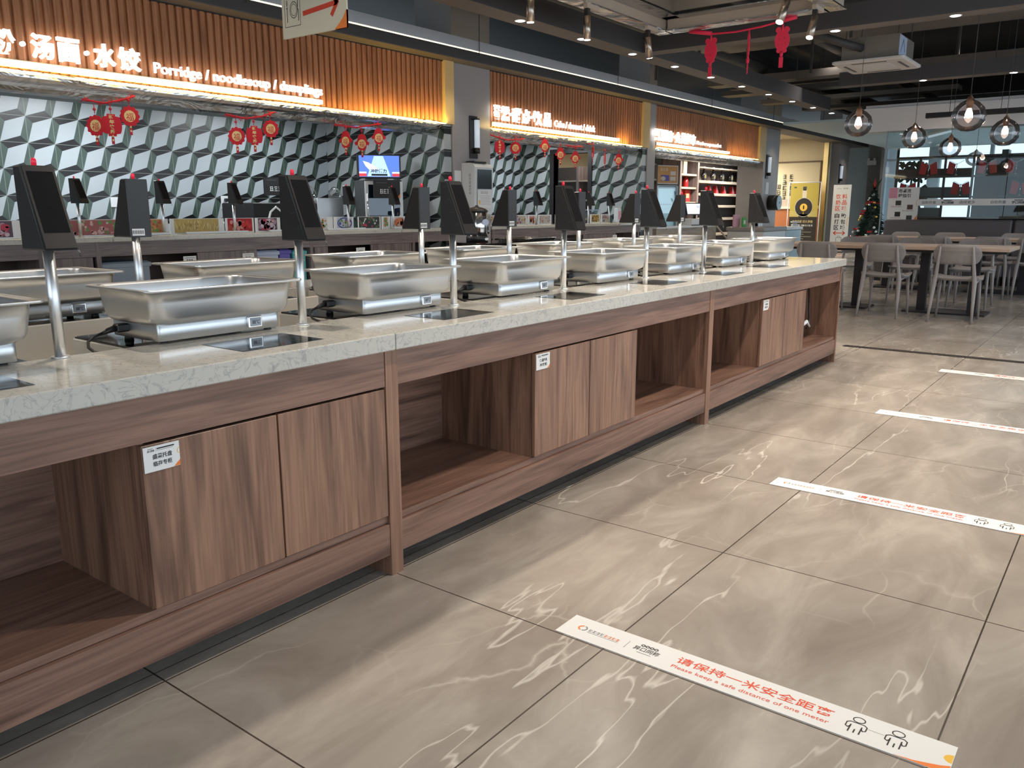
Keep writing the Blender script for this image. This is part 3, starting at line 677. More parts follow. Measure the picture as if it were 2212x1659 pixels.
# things stored in the noodle counter
def crate(nm, lb, x0, x1, z1, m):
    o = MB().box(x0, x1, .05, .38, .205, z1, m, .01); o.box(x0 - .01, x1 + .01, .04, .39, z1 - .05, z1 - .01, m, .004); o = o.build(nm); tag(o, lb, 'box', 'boxes stored in the noodle counter', (0, 7.0, .001))
crate('storage_box', 'white storage box in the open noodle counter compartment', 5.03, 5.29, .76, 'pale_blue'); crate('storage_box', 'purple carton beside the white box in the noodle counter', 5.305, 5.44, .765, 'purple')
crate('storage_box', 'turquoise plastic crate in the noodle counter', 5.47, 5.64, .75, 'teal')
crate('storage_bin', 'dark blue bin under the noodle counter at the left', 3.47, 3.9, .72, 'blue_grey')

# ------------------------------------------------------------------ food picture boards
rnd = random.Random(3)
def picture(m, kind, x0, x1, z0, z1, y):
    cs = FOOD[kind]; m.quad([(x0, y, z0), (x1, y, z0), (x1, y, z1), (x0, y, z1)], cs[0]); n = 70 if kind in ('meat', 'noodle', 'mince', 'garlic') else 26
    for i in range(n):
        r = rnd.uniform(.008, .018) if kind != 'noodle' else .004; rv = r * rnd.uniform(.6, 1.1) if kind != 'noodle' else rnd.uniform(.02, .04)
        if kind in ('tomato', 'garlic', 'salmon'): r *= 1.7; rv = r
        x = rnd.uniform(x0 + r, x1 - r); z = rnd.uniform(z0 + rv, z1 - rv) if z1 - z0 > 2 * rv else (z0 + z1) / 2; a = rnd.uniform(-1, 1) * (.5 if kind == 'noodle' else 3)
        u = (math.cos(a), 0, math.sin(a)); v = (-math.sin(a), 0, math.cos(a))
        m.disc((x, y - .0002 * (1 + i % 7), z), u, v, r, rv, rnd.choice(cs[1:]), 9)
BOARDS = [('garlic', 2.35, 3.12, 2.45, 2.84, 'peeled white garlic'), ('meat', 3.16, 3.92, 3.22, 3.74, 'sliced pink meat'), ('prawn', 3.95, 4.16, 3.97, 4.10, 'orange prawns'), ('noodle', 4.18, 4.74, 4.22, 4.68, 'yellow noodles'), ('tomato', 4.76, 5.08, 4.78, 5.06, 'red tomatoes'),
          ('garlic', 5.10, 5.40, 5.13, 5.36, 'purple garlic bulbs'), ('mince', 5.42, 5.80, 5.45, 5.72, 'noodles with minced meat'), ('sprig', 5.82, 6.10, 5.86, 6.02, 'herb sprigs'), ('pot', 6.12, 6.40, 6.16, 6.38, 'a blue hotpot'),
          ('radish', 6.47, 6.82, 6.48, 6.80, 'a bowl of red radish'), ('sprig', 6.84, 6.98, 6.86, 6.94, 'pale chopped herbs'), ('salmon', 7.0, 7.30, 7.02, 7.2, 'sliced salmon')]
U, V = (1, 0, 0), (0, 0, 1)
for kind, a, b, p, q, d in BOARDS:
    m = MB(); m.box(a, b, -.004, .004, 0, .142, 'paper'); o = m.build('menu_board'); tag(o, 'white counter board with a picture of %s on the noodle counter' % d, 'board', 'picture boards on the noodle counter', (0, 7.14, .941))
    k = MB(); picture(k, kind, p, q, .012 if kind in ('meat', 'noodle', 'tomato', 'garlic', 'radish') else .02, .138, -.0045)
    if kind == 'pot': k.ring((6.27, -.006, .075), U, V, .10, .055, .014, 'food_pot_1', n=24)
    if kind == 'meat': k.disc((3.70, -.0062, .09), U, V, .05, .045, 'food_meat_4', 9)
    k.build('food_picture', o, 'printed picture of %s' % d)
for kind, a, b, d in (('cake', 8.76, 9.05, 'iced drinks'), ('cake', 9.42, 9.7, 'layered cakes'), ('salmon', 9.72, 9.92, 'red jelly'), ('cake', 9.98, 10.32, 'yellow puddings'), ('radish', 10.42, 10.85, 'a red sauced dish'), ('mince', 10.9, 11.2, 'fried snacks'), ('mince', 11.42, 11.72, 'sandwiches'), ('cake', 11.75, 12.0, 'small pastries')):
    m = MB(); m.box(a, b, -.004, .004, 0, .142, 'paper'); o = m.build('menu_board'); tag(o, 'white counter board with a picture of %s on the cake counter' % d, 'board', 'picture boards on the cake counter', (0, 7.14, .941))
    k = MB(); picture(k, kind, a + .03, b - .03, .015, .132, -.0045); k.build('food_picture', o, 'printed picture of %s' % d)
# napkin-thin white sign holders lying before the boards
for i, (a, b) in enumerate(((3.62, 4.12), (4.28, 4.95), (5.2, 5.9), (5.95, 6.5), (6.95, 7.35))):
    o = MB().box(a, b, -.02, .01, 0, .022, 'white_plastic', .004).build('price_rail'); tag(o, 'white price rail lying at the front edge of the noodle counter, %s from the left' % ORD[i], 'rail', 'price rails on the noodle counter', (0, 7.06, .941))
# counter terminals seen from the hall
SX = ((3.345, .25, 'behind the leftmost island terminal'), (4.09, .1, 'third black slab from the left'), (4.83, .2, 'above the garlic board'), (5.56, 0, 'behind the tall island terminal'), (6.285, -.05, 'beside the hotpot board'), (6.98, -.05, 'beside the salmon board'))
for i, (x, a, lb) in enumerate(SX): dup(t0, (x, 7.09, .941), a, 'small black weighing terminal on the noodle counter, %s' % lb, 'terminals on the noodle counter')
for i, (x, a) in enumerate(((9.15, 0), (9.87, -.1), (11.28, .3), (11.92, -.2))): dup(t0, (x, 7.09, .941), a, 'small black weighing terminal on the cake counter, %s from the left' % ORD[i], 'terminals on the cake counter')

# ------------------------------------------------------------------ illuminated signs
def sign(name, label, cn, dots, en, ex0, ex1, bx0, bx1, zc, ze, zb, ledx1):
    t = thing(name, label, 'sign', (bx0, 6.955, zb))
    def o(x, z): return (x - bx0, 0, z - zb)
    m = MB()
    for ch_, a_, b_ in cn: m.text(ch_, o(a_, zc[0]), U, V, w=b_ - a_, h=zc[1] - zc[0], m='letter_face', bold=.03, depth=.03)
    for a_ in dots: m.cyl(o(a_, (zc[0] + zc[1]) / 2), tuple(Vector(o(a_, (zc[0] + zc[1]) / 2)) + Vector((0, -.03, 0))), .018, 'letter_face')
    m.build('chinese_letters', t, 'glowing white Chinese characters')
    m = MB(); m.text(en, o(ex0, ze[0]), U, V, w=ex1 - ex0, h=ze[1] - ze[0], m='letter_face', bold=.012, depth=.02); m.build('english_letters', t, 'glowing white English lettering')
    m = MB(); m.box(0, bx1 - bx0, -.02, .03, .006, .046, 'led_white'); m.build('light_bar', t, 'thick white light bar')
    m = MB(); m.box(0, ledx1 - bx0, -.012, .03, -.040, -.030, 'led_amber'); m.build('light_strip', t, 'thin amber light strip at the fascia edge')
    m = MB(); m.box(0, bx1 - bx0, .03, .05, .0, .06, 'trim_gold'); m.build('bar_rail', t)
sign('stall_sign', 'glowing noodle and dumpling stall sign on fluted wood, above the near stall', (('粉', 2.78, 2.945), ('汤', 3.055, 3.222), ('面', 3.25, 3.42), ('水', 3.53, 3.71), ('饺', 3.735, 3.925)), (2.995, 3.475), 'Porridge / noodlesoup / dumplings', 4.045, 5.875, 0.3, 5.87, (2.30, 2.482), (2.283, 2.40), 2.250 - .03, 7.78)
sign('stall_sign', 'glowing cake and drink stall sign on fluted wood, above the middle stall', (('蛋', 8.70, 8.83), ('糕', 8.86, 9.03), ('甜', 9.10, 9.30), ('点', 9.32, 9.50), ('饮', 9.57, 9.78), ('品', 9.83, 10.0)), (9.065, 9.535), 'Cake / dessert / drink', 10.10, 11.20, 8.72, 11.94, (2.305, 2.49), (2.318, 2.41), 2.226, 12.7)
sign('stall_sign', 'glowing member market stall sign on fluted wood, farthest stall', (('异', 13.12, 13.24), ('口', 13.27, 13.40), ('同', 13.44, 13.60), ('称', 13.63, 13.82), ('会', 13.90, 14.12), ('员', 14.15, 14.33), ('超', 14.36, 14.55), ('市', 14.57, 14.74)), (13.86,), 'Member supermarket', 14.82, 15.93, 13.29, 16.35, (2.322, 2.515), (2.33, 2.415), 2.248, 17.95)
# amber glow along the fascia foot: the real strips hidden behind the steel lip
for x in (1.5, 3.5, 5.5, 7.0, 9.5, 11.5, 14.5, 16.8): lamp('AREA', 'fascia_strip', (x, 6.93, 2.20), 1.8 if x not in (7.0, 11.5, 16.8) else 5, (1, .68, .16), 2.0 if x not in (7.0, 11.5, 16.8) else 1.6, .02, (math.radians(155), 0, 0))

# steel hood lips under the fascias
for i, (a, b, lb) in enumerate(((-3.9, 7.9, 'near'), (8.72, 12.95, 'middle'), (13.3, 18.3, 'far'))):
    m = MB(); m.prism([(7.03, 2.212), (7.26, 2.212), (7.30, 2.16), (7.31, 2.12), (7.29, 2.085), (7.25, 2.065), (7.20, 2.06), (7.15, 2.075), (7.12, 2.105), (7.09, 2.125), (7.05, 2.14), (7.035, 2.165)], 'yz', a, b, 'duct_steel')
    for k in range(int((b - a) / 1.2)): m.cyl((a + .5 + k * 1.2, 7.16, 2.12), (a + .5 + k * 1.2, 7.16, 2.135), .05, 'chrome', n=12)
    o = m.build('extractor_hood'); tag(o, 'shiny wrinkled steel extractor hood lip under the %s stall sign' % lb, 'hood', 'steel hood lips')
m = MB(); m.box(-3.9, 5.9, 7.75, 7.85, 2.13, 2.4, 'white_paint', .01); m.box(-3.9, 5.9, 7.4, 7.85, 2.11, 2.14, 'grey_plastic'); o = m.build('ventilation_duct'); tag(o, 'pale grey ventilation duct inside the noodle stall below its ceiling', 'duct')

# ------------------------------------------------------------------ red new year hangings
def hanging(kind):
    t = thing('fortune_hanging', '', 'decoration')
    m = MB(); m.tube([(0, 0, .17), (0, 0, .095)], .003, 'ribbon_red', 6); m.lathe([(.002, .145), (.012, .135), (.012, .125), (.002, .115)], 'ribbon_red', n=10); m.build('cord', t)
    m = MB(); R_ = .075
    if kind == 0: P = [(R_ * (1 + .07 * math.cos(12 * a)) * math.cos(a), R_ * 1.1 * (1 + .07 * math.cos(12 * a)) * math.sin(a)) for a in [2 * PI * i / 72 for i in range(72)]]
    elif kind == 1: P = [(.032 * math.copysign(1, math.cos(a)) + .048 * math.cos(a) * (abs(math.sin(a)) < .75), .09 * math.sin(a)) for a in [2 * PI * i / 60 for i in range(60)]]
    else:
        P = [(R_ * .62 * math.cos(a), .045 + .05 * math.sin(a)) for a in [PI * i / 12 for i in range(13)]] + [(-.055, .02), (-.085, .0), (-.07, -.03), (-.05, -.02), (-.045, -.06), (-.02, -.085), (.02, -.085), (.045, -.06), (.05, -.02), (.07, -.03), (.085, 0), (.055, .02)]
    m.prism(P, 'xz', -.005, .005, 'fabric_red'); m.build('charm_body', t)
    m = MB()
    for y, u in ((-.0062, (1, 0, 0)), (.0062, (-1, 0, 0))):
        s = u[0]
        if kind == 1:
            for j, ch in enumerate('新年快乐'): m.text(ch, (-.02 * s, y, .05 - j * .04), u, V, w=.04, h=.034, m='gold_print', bold=.05)
        else: m.disc((0, y, .0 if kind == 0 else -.012), u, V, .045, .048, 'gold_print', 14); m.text('福', (-.03 * s, y * 1.1, -.04 if kind == 0 else -.05), u, V, w=.06, h=.066, m='fabric_red', bold=.0)
    m.build('fortune_character', t, 'gold fortune characters')
    m = MB(); m.cyl((0, 0, -.08), (0, 0, -.098), .008, 'gold_print', n=8); m.box(-.011, .011, -.003, .003, -.155, -.098, 'ribbon_red'); m.box(-.006, .006, -.0036, .0036, -.13, -.112, 'gold_print'); m.build('tassel', t)
    return t
hk = [hanging(k) for k in range(3)]; used = [0, 0, 0]
HG = [(3.54, 1.845, 0, -0.95, 'left of three under the noodle sign, near the left edge', 'hangings under the noodle sign'), (3.675, 1.86, 1, -0.2, 'lantern strip between two round charms near the left', 0), (3.84, 1.945, 0, -0.45, 'largest round charm, right of three near the left', 0),
      (4.885, 1.85, 0, -0.5, 'left round charm of the middle trio in the noodle stall', 0), (5.085, 1.87, 1, -0.35, 'lantern strip of the middle trio in the noodle stall', 0), (5.28, 1.945, 0, -0.55, 'right round charm of the middle trio in the noodle stall', 0),
      (6.25, 1.90, 2, -1.25, 'left figure charm of the trio by the steel hood', 0), (6.485, 1.885, 2, -1.0, 'centre figure charm of the trio by the steel hood', 0), (6.74, 1.965, 2, -0.5, 'right figure charm above the blue screen', 0),
      (8.95, 1.975, 1, -0.3, 'lantern strip just right of the broad pillar', 'hangings under the cake sign'), (9.30, 1.985, 0, -0.9, 'oval charm second from the pillar in the cake stall', 0), (10.0, 2.05, 2, -0.7, 'figure charm high under the cake sign', 0), (10.4, 1.96, 2, -0.75, 'figure charm left of the doorway in the cake stall', 0),
      (10.80, 1.925, 2, -0.7, 'figure charm hanging before the doorway in the cake stall', 0), (11.3, 2.03, 1, 0.75, 'edge-on red charm right of the doorway', 0), (11.66, 1.95, 1, 0.7, 'edge-on red charm second from the right under the cake sign', 0), (12.1, 1.955, 2, -1.3, 'rightmost figure charm under the cake sign', 0)]
grp = None
for x, z, k, a, lb, g in HG:
    if g: grp = g
    lab = 'red and gold fortune hanging, ' + lb; sc_ = 1.0
    if used[k] == 0: o = hk[k]; o.location = (x, 7.04, z); o.rotation_euler = (0, 0, a); o['label'] = lab; o['group'] = grp; used[k] = 1
    else: dup(hk[k], (x, 7.04, z), a, lab, grp)
for i, (pts, lb) in enumerate((([(3.45, 7.04, 2.045), (3.62, 7.04, 2.03), (3.78, 7.04, 2.07), (3.9, 7.04, 2.115)], 'tangled red garland over the leftmost hangings'), ([(4.78, 7.04, 2.04), (5.0, 7.04, 2.02), (5.2, 7.04, 2.06), (5.34, 7.04, 2.11)], 'red garland over the middle noodle stall hangings'),
    ([(6.1, 7.04, 2.05), (6.4, 7.04, 2.04), (6.62, 7.04, 2.08), (6.78, 7.04, 2.11)], 'red garland over the hangings by the steel hood'), ([(8.75, 7.04, 2.12), (9.1, 7.04, 2.08), (9.3, 7.04, 2.09), (9.5, 7.04, 2.12)], 'red garland over the hangings next to the pillar'), ([(10.55, 7.04, 2.09), (10.8, 7.04, 2.085), (11.0, 7.04, 2.1)], 'short red garland over the cake stall doorway'))):
    m = MB(); m.tube(pts, .009, 'ribbon_red', 6); r2 = random.Random(i)
    for k in range(60):
        t_ = r2.uniform(0, len(pts) - 1.001); j = int(t_); p = Vector(pts[j]).lerp(Vector(pts[j + 1]), t_ - j); d = Vector((r2.uniform(-1, 1), r2.uniform(-1, 1), r2.uniform(-1, 1))) * .028
        m.tube([p, p + d], .0025, 'ribbon_red', 4)
    tag(m.build('garland'), lb, 'garland', 'red garlands under the signs')
    for z in (0,): pass

# ------------------------------------------------------------------ pillar fixtures
def sconce(x, y, z, lb, face=0):
    t = thing('wall_lamp', lb, 'lamp', (x, y, z), face, 'tall wall lamps on the pillars')
    m = MB(); m.box(-.075, .075, -.02, 0, 0, .52, 'black_plastic', .004); m.build('back_plate', t)
    m = MB(); m.cyl((.02, -.055, .13), (.02, -.055, .47), .035, 'lamp_glass', n=14); m.build('glass_tube', t)
    m = MB(); m.cyl((.02, -.055, .06), (.02, -.055, .13), .038, 'black_plastic', n=14); m.box(.0, .04, -.055, -.02, .08, .11, 'black_plastic'); m.cyl((.02, -.055, .47), (.02, -.055, .485), .038, 'black_plastic', n=14); m.build('lamp_holder', t)
sconce(8.345, 7.0, 1.80, 'tall dark wall lamp on the broad pillar above the white cabinet'); sconce(18.62, 7.0, 1.83, 'tall dark wall lamp on the far market pillar', 0); sconce(24.1, 7.0, 1.85, 'tall dark wall lamp on the last pillar behind the drinks banner')
t = thing('sterilizer_cabinet', 'white wall-hung dispenser with dark screen on the broad pillar', 'dispenser', (8.12, 7.0, 1.08))
m = MB()
L = [[Vector((x, y, z)) for x, y in ((.0, 0), (.36, 0), (.36, -.22 + g), (.0, -.22 + g))] for z, g in ((0, .06), (.02, .02), (.60, 0), (.635, .03), (.655, .09))]; m.loft(L, 'white_plastic', sm=False)
m.build('housing', t)
m = MB(); m.quad([(.045, -.2215, .335), (.33, -.2215, .335), (.33, -.2215, .575), (.045, -.2215, .575)], 'screen'); m.build('screen', t, 'dark blank screen')
m = MB(); m.quad([(.045, -.2212, .10), (.33, -.2212, .10), (.33, -.2212, .325), (.045, -.2212, .325)], 'paper')
m.scrawl((.11, -.2222, .275), U, V, .14, .03, 4, 'grey_ink')
for i in range(7): m.line([(.075 + .01 * (i % 3), -.2222, .25 - i * .018), (.30 - .02 * (i % 2), -.2222, .25 - i * .018)], .003, 'grey_ink', (0, -1, 0))
m.disc((.08, -.2224, .17), U, V, .016, .026, 'yellow_ink'); m.build('instruction_label', t, 'printed instruction sheet')
m = MB(); m.scrawl((-.0012, -.12, .52), (0, 0, -1), (0, -1, 0), .26, .03, 6, 'grey_ink'); m.build('side_lettering', t)
m = MB(); m.box(.06, .30, -.16, -.02, .655, .68, 'black_plastic', .005); m.build('top_cable_box', t)
o = MB().box(-.06, .06, -.004, 0, 0, .28, 'paper').scrawl((-.03, -.0045, .1), U, V, .06, .04, 2, 'red_ink').build('notice'); tag(o, 'white paper notice taped on the broad pillar left of the dispenser', 'notice', None, (8.04, 6.999, 1.36))
o = MB().box(-.09, .09, -.004, 0, 0, .26, 'paper').build('notice'); tag(o, 'pale notice on the far market pillar below its wall lamp', 'notice', None, (18.7, 6.999, 1.49))
t = thing('round_loudspeaker', 'black and pale round wall loudspeaker on the far market pillar', 'speaker', (18.9, 7.0, 1.30))
m = MB(); m.cyl((0, 0, 0), (0, -.22, 0), .17, 'black_plastic', n=24); m.build('housing', t); m = MB(); m.cyl((0, -.22, 0), (0, -.24, 0), .16, 'fridge_blue', n=24); m.disc((0, -.2405, 0), U, V, .03, .03, 'black_plastic'); m.ring((0, -.2405, 0), U, V, .09, .09, .012, 'pillar_paint'); m.build('grille', t, 'pale round grille')

# urn and trays on a stand in the aisle by the pillar
t = thing('serving_table', 'low black glass-topped table beside the broad pillar', 'table', (7.75, 6.0, 0))
m = MB(); m.box(-.75, .95, -.35, .25, .765, .80, 'black_glass', .004); m.build('table_top', t)
for a, b in ((-.7, -.3), (.9, -.3), (-.7, .2), (.9, .2)): MB().cyl((a, b, 0), (a, b, .765), .02, 'black_plastic').build('leg', t)
t = thing('water_boiler', 'steel hot water urn with black lid and tap beside the broad pillar', 'urn', (7.33, 6.1, .80))
m = MB(); m.lathe([(.115, .06), (.118, .065), (.118, .33), (.112, .335)], 'urn_steel', n=28); m.build('tank', t)
m = MB(); m.lathe([(.125, 0), (.125, .06), (.118, .065)], 'black_plastic', n=28); m.disc((.02, -.1255, .032), U, V, .035, .016, 'paper'); m.build('base', t)
m = MB(); m.lathe([(.125, .333), (.128, .345), (.10, .375), (.03, .39), (.012, .41), (.001, .412)], 'black_plastic', n=28); m.box(-.20, -.11, -.03, .03, .28, .34, 'black_plastic', .01); m.box(.11, .16, -.03, .03, .28, .34, 'black_plastic', .01); m.build('lid', t)
m = MB(); m.box(.10, .16, -.03, .03, .07, .16, 'black_plastic', .008); m.cyl((.13, 0, .16), (.13, 0, .32), .008, 'clear', n=8); m.tube([(.16, 0, .12), (.2, 0, .12), (.21, 0, .085)], .009, 'chrome'); m.box(.185, .2, -.01, .01, .12, .17, 'black_plastic', .003); m.build('tap', t)
m = MB(); m.disc((.01, -.119, .22), U, V, .06, .035, 'pale_blue'); m.build('logo_sticker', t, 'blue oval sticker')
t = MB(); t.loft([rrect(.66, .40, .03, 4, 0), rrect(.70, .44, .03, 4, .028), rrect(.69, .43, .03, 4, .028), rrect(.64, .38, .03, 4, .006)], 'duct_steel', True, True, False); o = t.build('drip_tray'); tag(o, 'dark steel tray lying on the black table right of the urn', 'tray', None, (8.05, 5.92, .80), .1)

# ------------------------------------------------------------------ noodle stall contents
t = thing('drinks_fridge', 'slim grey drinks fridge with glass door and blue screen on top, noodle stall', 'fridge', (7.38, 7.75, 0.0), -.45)
m = MB(); m.box(-.24, .24, -.22, .22, 0, 1.52, 'grey_plastic', .01); m.box(-.24, -.20, -.24, -.22, .1, 1.50, 'white_plastic'); m.box(.20, .24, -.24, -.22, .1, 1.50, 'white_plastic'); m.box(-.2, .2, -.24, -.22, 1.46, 1.5, 'white_plastic'); m.build('cabinet', t)
m = MB(); m.box(-.2, .2, -.225, -.221, .1, 1.46, 'blue_grey'); m.box(-.2, .2, -.236, -.232, .1, 1.46, 'smoke'); m.build('glass_door', t, 'smoky glass door')
m = MB(); m.cyl((-.22, -.26, 1.0), (-.22, -.26, 1.35), .008, 'chrome'); m.build('handle', t)
t = thing('advert_screen', 'blue advertising monitor on top of the slim fridge, noodle stall', 'screen', (7.38, 7.72, 1.521), -.62)
m = MB(); m.box(-.27, .27, -.02, .06, .02, .31, 'black_plastic', .006); m.box(-.1, .1, 0, .05, 0, .02, 'black_plastic'); m.build('casing', t)
m = MB(); m.quad([(-.25, -.0205, .04), (.25, -.0205, .04), (.25, -.0205, .295), (-.25, -.0205, .295)], 'screen_blue')
m.prism([(-.15, .045), (.14, .045), (.05, .29), (-.06, .29)], 'xz', -.0212, -.0206, 'screen_light')
m.box(-.25, -.16, -.0214, -.0206, .045, .08, 'screen_red'); m.box(.16, .25, -.0214, -.0206, .045, .08, 'screen_red'); m.box(-.25, -.16, -.0214, -.0206, .08, .10, 'screen_white'); m.box(.16, .25, -.0214, -.0206, .08, .10, 'screen_white')
m.prism([(-.2, .23), (-.13, .21), (-.05, .16), (0, .12), (-.12, .12), (-.17, .17)], 'xz', -.0218, -.0213, 'screen_white'); m.text('冲劲活力', (-.11, -.0225, .085), U, V, w=.2, h=.05, m='ink', bold=.03); m.box(-.1, .1, -.0222, -.0215, .052, .075, 'ink'); m.build('display', t, 'lit blue advert picture')
def dark_sign(x, y, z, s, lb, rz=0):
    o = MB(); o.box(-.17, .17, -.008, .008, 0, .21, 'black_matte'); o.scrawl((-.09, -.0085, .05), U, V, .18, .055, s, 'paper'); o.line([(-.13, -.0085, .18), (.0, -.0085, .18)], .012, 'grey_plastic', (0, -1, 0)); o.prism([(.13, 0.001), (.17, 0.001), (.17, .05)], 'xz', -.0088, -.008, 'orange_ink')
    tag(o.build('hanging_sign'), lb, 'sign', 'small black name boards', (x, y, z), rz)
dark_sign(6.36, 8.45, 1.33, 3, 'small black name board left in the noodle stall'); dark_sign(7.22, 7.43, 1.30, 4, 'small black name board on the slim fridge front', -.4); dark_sign(10.75, 9.59, 1.345, 2, 'small black name board right of the broad pillar')
m = MB(); m.box(-.6, .30, -.3, .3, 0, .34, 'black_matte', .01); m.box(.31, .72, -.3, .3, 0, .40, 'steel', .006); m.box(-.62, .74, -.32, .32, -.9, 0, 'steel'); o = m.build('cooking_range'); tag(o, 'black and steel cooking range behind the noodle counter', 'stove', None, (6.3, 8.3, .9))
for i, (x, z) in enumerate(((6.55, 1.35), (6.95, 1.34))):
    m = MB(); m.lathe([(.001, -.1), (.05, -.085), (.085, -.04), (.095, 0)], 'clear', n=16, cap1=False); m.ring((0, 0, 0), (1, 0, 0), (0, 1, 0), .095, .095, .01, 'chrome')
    for k in range(8): m.tube([(.095 * math.cos(k * PI / 4), .095 * math.sin(k * PI / 4), 0), (.06 * math.cos(k * PI / 4 + .3), .06 * math.sin(k * PI / 4 + .3), -.07), (0, 0, -.1)], .003, 'chrome', 5)
    o = m.build('noodle_strainer'); o.rotation_euler = (1.3, .3, 0); o.location = (x, 8.05, z); o['label'] = 'wire noodle strainer over the range, %s of two' % ('left', 'right')[i]; o['category'] = 'strainer'; o['group'] = 'wire noodle strainers'
o = MB().lathe([(.11, 0), (.14, .10), (.145, .105), (.14, .105), (.105, .008)], 'clear', n=20).build('plastic_tub'); tag(o, 'clear plastic tub behind the tomato board', 'tub', None, (4.85, 7.45, .941))
o = MB().tube([(-.11, 0, 0), (-.10, 0, .12), (-.07, 0, .2), (0, 0, .25), (.07, 0, .2), (.10, 0, .12), (.11, 0, 0)], .011, 'white_plastic').build('basket_handle'); tag(o, 'white arched basket handle behind the mince board', 'handle', None, (5.52, 7.35, .941))
t = thing('wall_socket', 'white wall socket panel with black plug on the tiled wall, above the garlic board', 'socket', (6.2, 9.2, 1.17))
MB().box(-.11, .11, -.012, 0, 0, .16, 'white_plastic', .004).build('plate', t); m = MB(); m.box(-.07, -.03, -.05, -.012, .09, .13, 'black_plastic', .005); m.tube([(-.04, -.05, .11), (-.0, -.06, .06), (-.0, -.04, -.1)], .008, 'black_plastic'); m.build('plug', t, 'black plug')
t = thing('wall_socket', 'small white wall socket on the tiled wall left in the noodle stall', 'socket', (4.75, 9.2, 1.19)); MB().box(-.05, .05, -.012, 0, 0, .11, 'white_plastic', .004).build('plate', t)
# cake stall props
m = MB(); m.box(0, .5, 0, .3, 0, .20, 'clear'); m.box(0, .5, 0, .3, .20, .215, 'pale_blue', .003); o = m.build('display_case'); tag(o, 'small clear display case at the right of the cake counter', 'case', None, (11.5, 7.3, .941))
o = MB().box(0, .12, 0, .08, 0, .24, 'white_plastic', .01).box(.02, .1, -.002, 0, .05, .19, 'pink').build('napkin_stand'); tag(o, 'white and pink stand at the right end of the cake counter', 'stand', None, (12.22, 7.1, .941))
o = MB().lathe([(.06, 0), (.09, .05), (.07, .13), (.02, .17), (.001, .18)], 'clear', n=12).build('plastic_bag'); tag(o, 'clear bag behind the red dish board on the cake counter', 'bag', None, (10.95, 7.4, .941))
t = thing('wall_shelf', 'dark wooden shelves of ringed white bottles beyond the cake stall doorway', 'shelf', (14.6, 8.95, 0))
m = MB(); m.box(0, .05, -1.3, 1.3, 0, 2.0, 'shelf_brown')
for z in (.95, 1.32, 1.70): m.box(-.35, 0, -1.3, 1.3, z, z + .03, 'paleshelf_x')
m.box(-.36, .0, .25, .30, .5, 2.0, 'greywood_z'); m.build('shelf_unit', t)
bt = thing('ring_bottle', '', 'bottle'); m = MB(); m.lathe([(.03, 0), (.045, .01), (.045, .02), (.02, .03)], 'bottle_clear', n=12)
m.ring((0, 0, .12), (0, 1, 0), (0, 0, 1), .065, .075, .03, 'white_plastic', n=16)
m.tube([(0, .065 * math.cos(a), .11 + .08 * math.sin(a)) for a in [2 * PI * i / 12 for i in range(13)]], .02, 'bottle_clear'); m.build('glass', bt); m = MB(); m.cyl((0, 0, .2), (0, 0, .29), .013, 'gold_bauble', n=8); m.build('neck', bt)
n_ = 0
for z, ys in ((1.351, (8.1, 8.42, 8.75, 9.6)), (.981 + .0, (8.1, 8.45, 8.7))):
    for y in ys:
        lb = 'white ring-shaped bottle on the %s shelf beyond the cake stall doorway, %s from the left' % ('upper' if z > 1.2 else 'lower', ORD[len(ys) - 1 - ys.index(y)])
        if n_ == 0: bt.location = (14.42, y, z); bt['label'] = lb; bt['group'] = 'ring-shaped bottles'
        else: dup(bt, (14.42, y, z), 0, lb)
        n_ += 1

# ------------------------------------------------------------------ member market stall
def fridge(x, y, lb, rz, top=True, sz=(.62, .6)):
    t = thing('display_fridge', lb, 'fridge', (x, y, 0), rz, 'upright display fridges in the market'); a, b = sz[0] / 2, sz[1] / 2
    m = MB(); m.box(-a, a, -b, b, 0, 1.66, 'fridge_blue', .01); m.build('cabinet', t)
    m = MB(); m.box(-a + .07, a - .07, -b - .004, -b + .0, .15, 1.58, 'fridge_in'); 
    for k in range(4): m.box(-a + .08, a - .08, -b - .006, -b - .004, .35 + k * .3, .365 + k * .3, 'white_plastic')
    m.build('lit_interior', t, 'pale lit shelves')
    m = MB(); m.box(-a + .05, a - .05, -b - .03, -b - .022, .12, 1.61, 'clear'); m.box(-a, -a + .06, -b - .03, -b, .05, 1.64, 'steel'); m.box(a - .06, a, -b - .03, -b, .05, 1.64, 'fridge_blue'); m.build('glass_door', t)
    m = MB(); m.box(a - .05, a - .03, -b - .07, -b - .05, .8, 1.4, 'chrome'); m.build('handle', t)
    if top:
        m = MB(); m.box(-a, a, -b, b, 1.68, 2.06, 'fridge_orange', .006); m.box(-a, a, -b - .012, -b, 1.68, 2.06, 'paper'); m.box(-a + .02, a - .02, -b - .016, -b - .012, 1.70, 2.04, 'fridge_orange')
        m.box(-.18, .05, -b - .019, -b - .016, 1.74, 1.86, 'purple'); m.disc((-.12, -b - .02, 1.79), U, V, .07, .045, 'cream_board'); m.scrawl((-.2, -b - .02, 1.95), U, V, .22, .05, 3, 'paper')
        for k in range(6): m.box(.09 + (k % 3) * .05, .13 + (k % 3) * .05, -b - .019, -b - .016, 1.75 + (k // 3) * .11, 1.83 + (k // 3) * .11, 'paper')
        m.build('header_box', t, 'orange advertising header')
    return t
fridge(16.25, 8.5, 'pale lit display fridge with orange header box in the market stall', -.35)
fridge(15.25, 8.5, 'display fridge half hidden behind the narrow pillar, with green posters', -.35)
o = MB().box(-.1, .1, -.004, 0, 0, .25, 'green_card').box(-.1, .1, -.004, 0, -.55, -.2, 'green_card').build('fridge_poster'); tag(o, 'green poster on the half hidden market fridge', 'poster', None, (15.22, 8.10, 1.05), -.35)
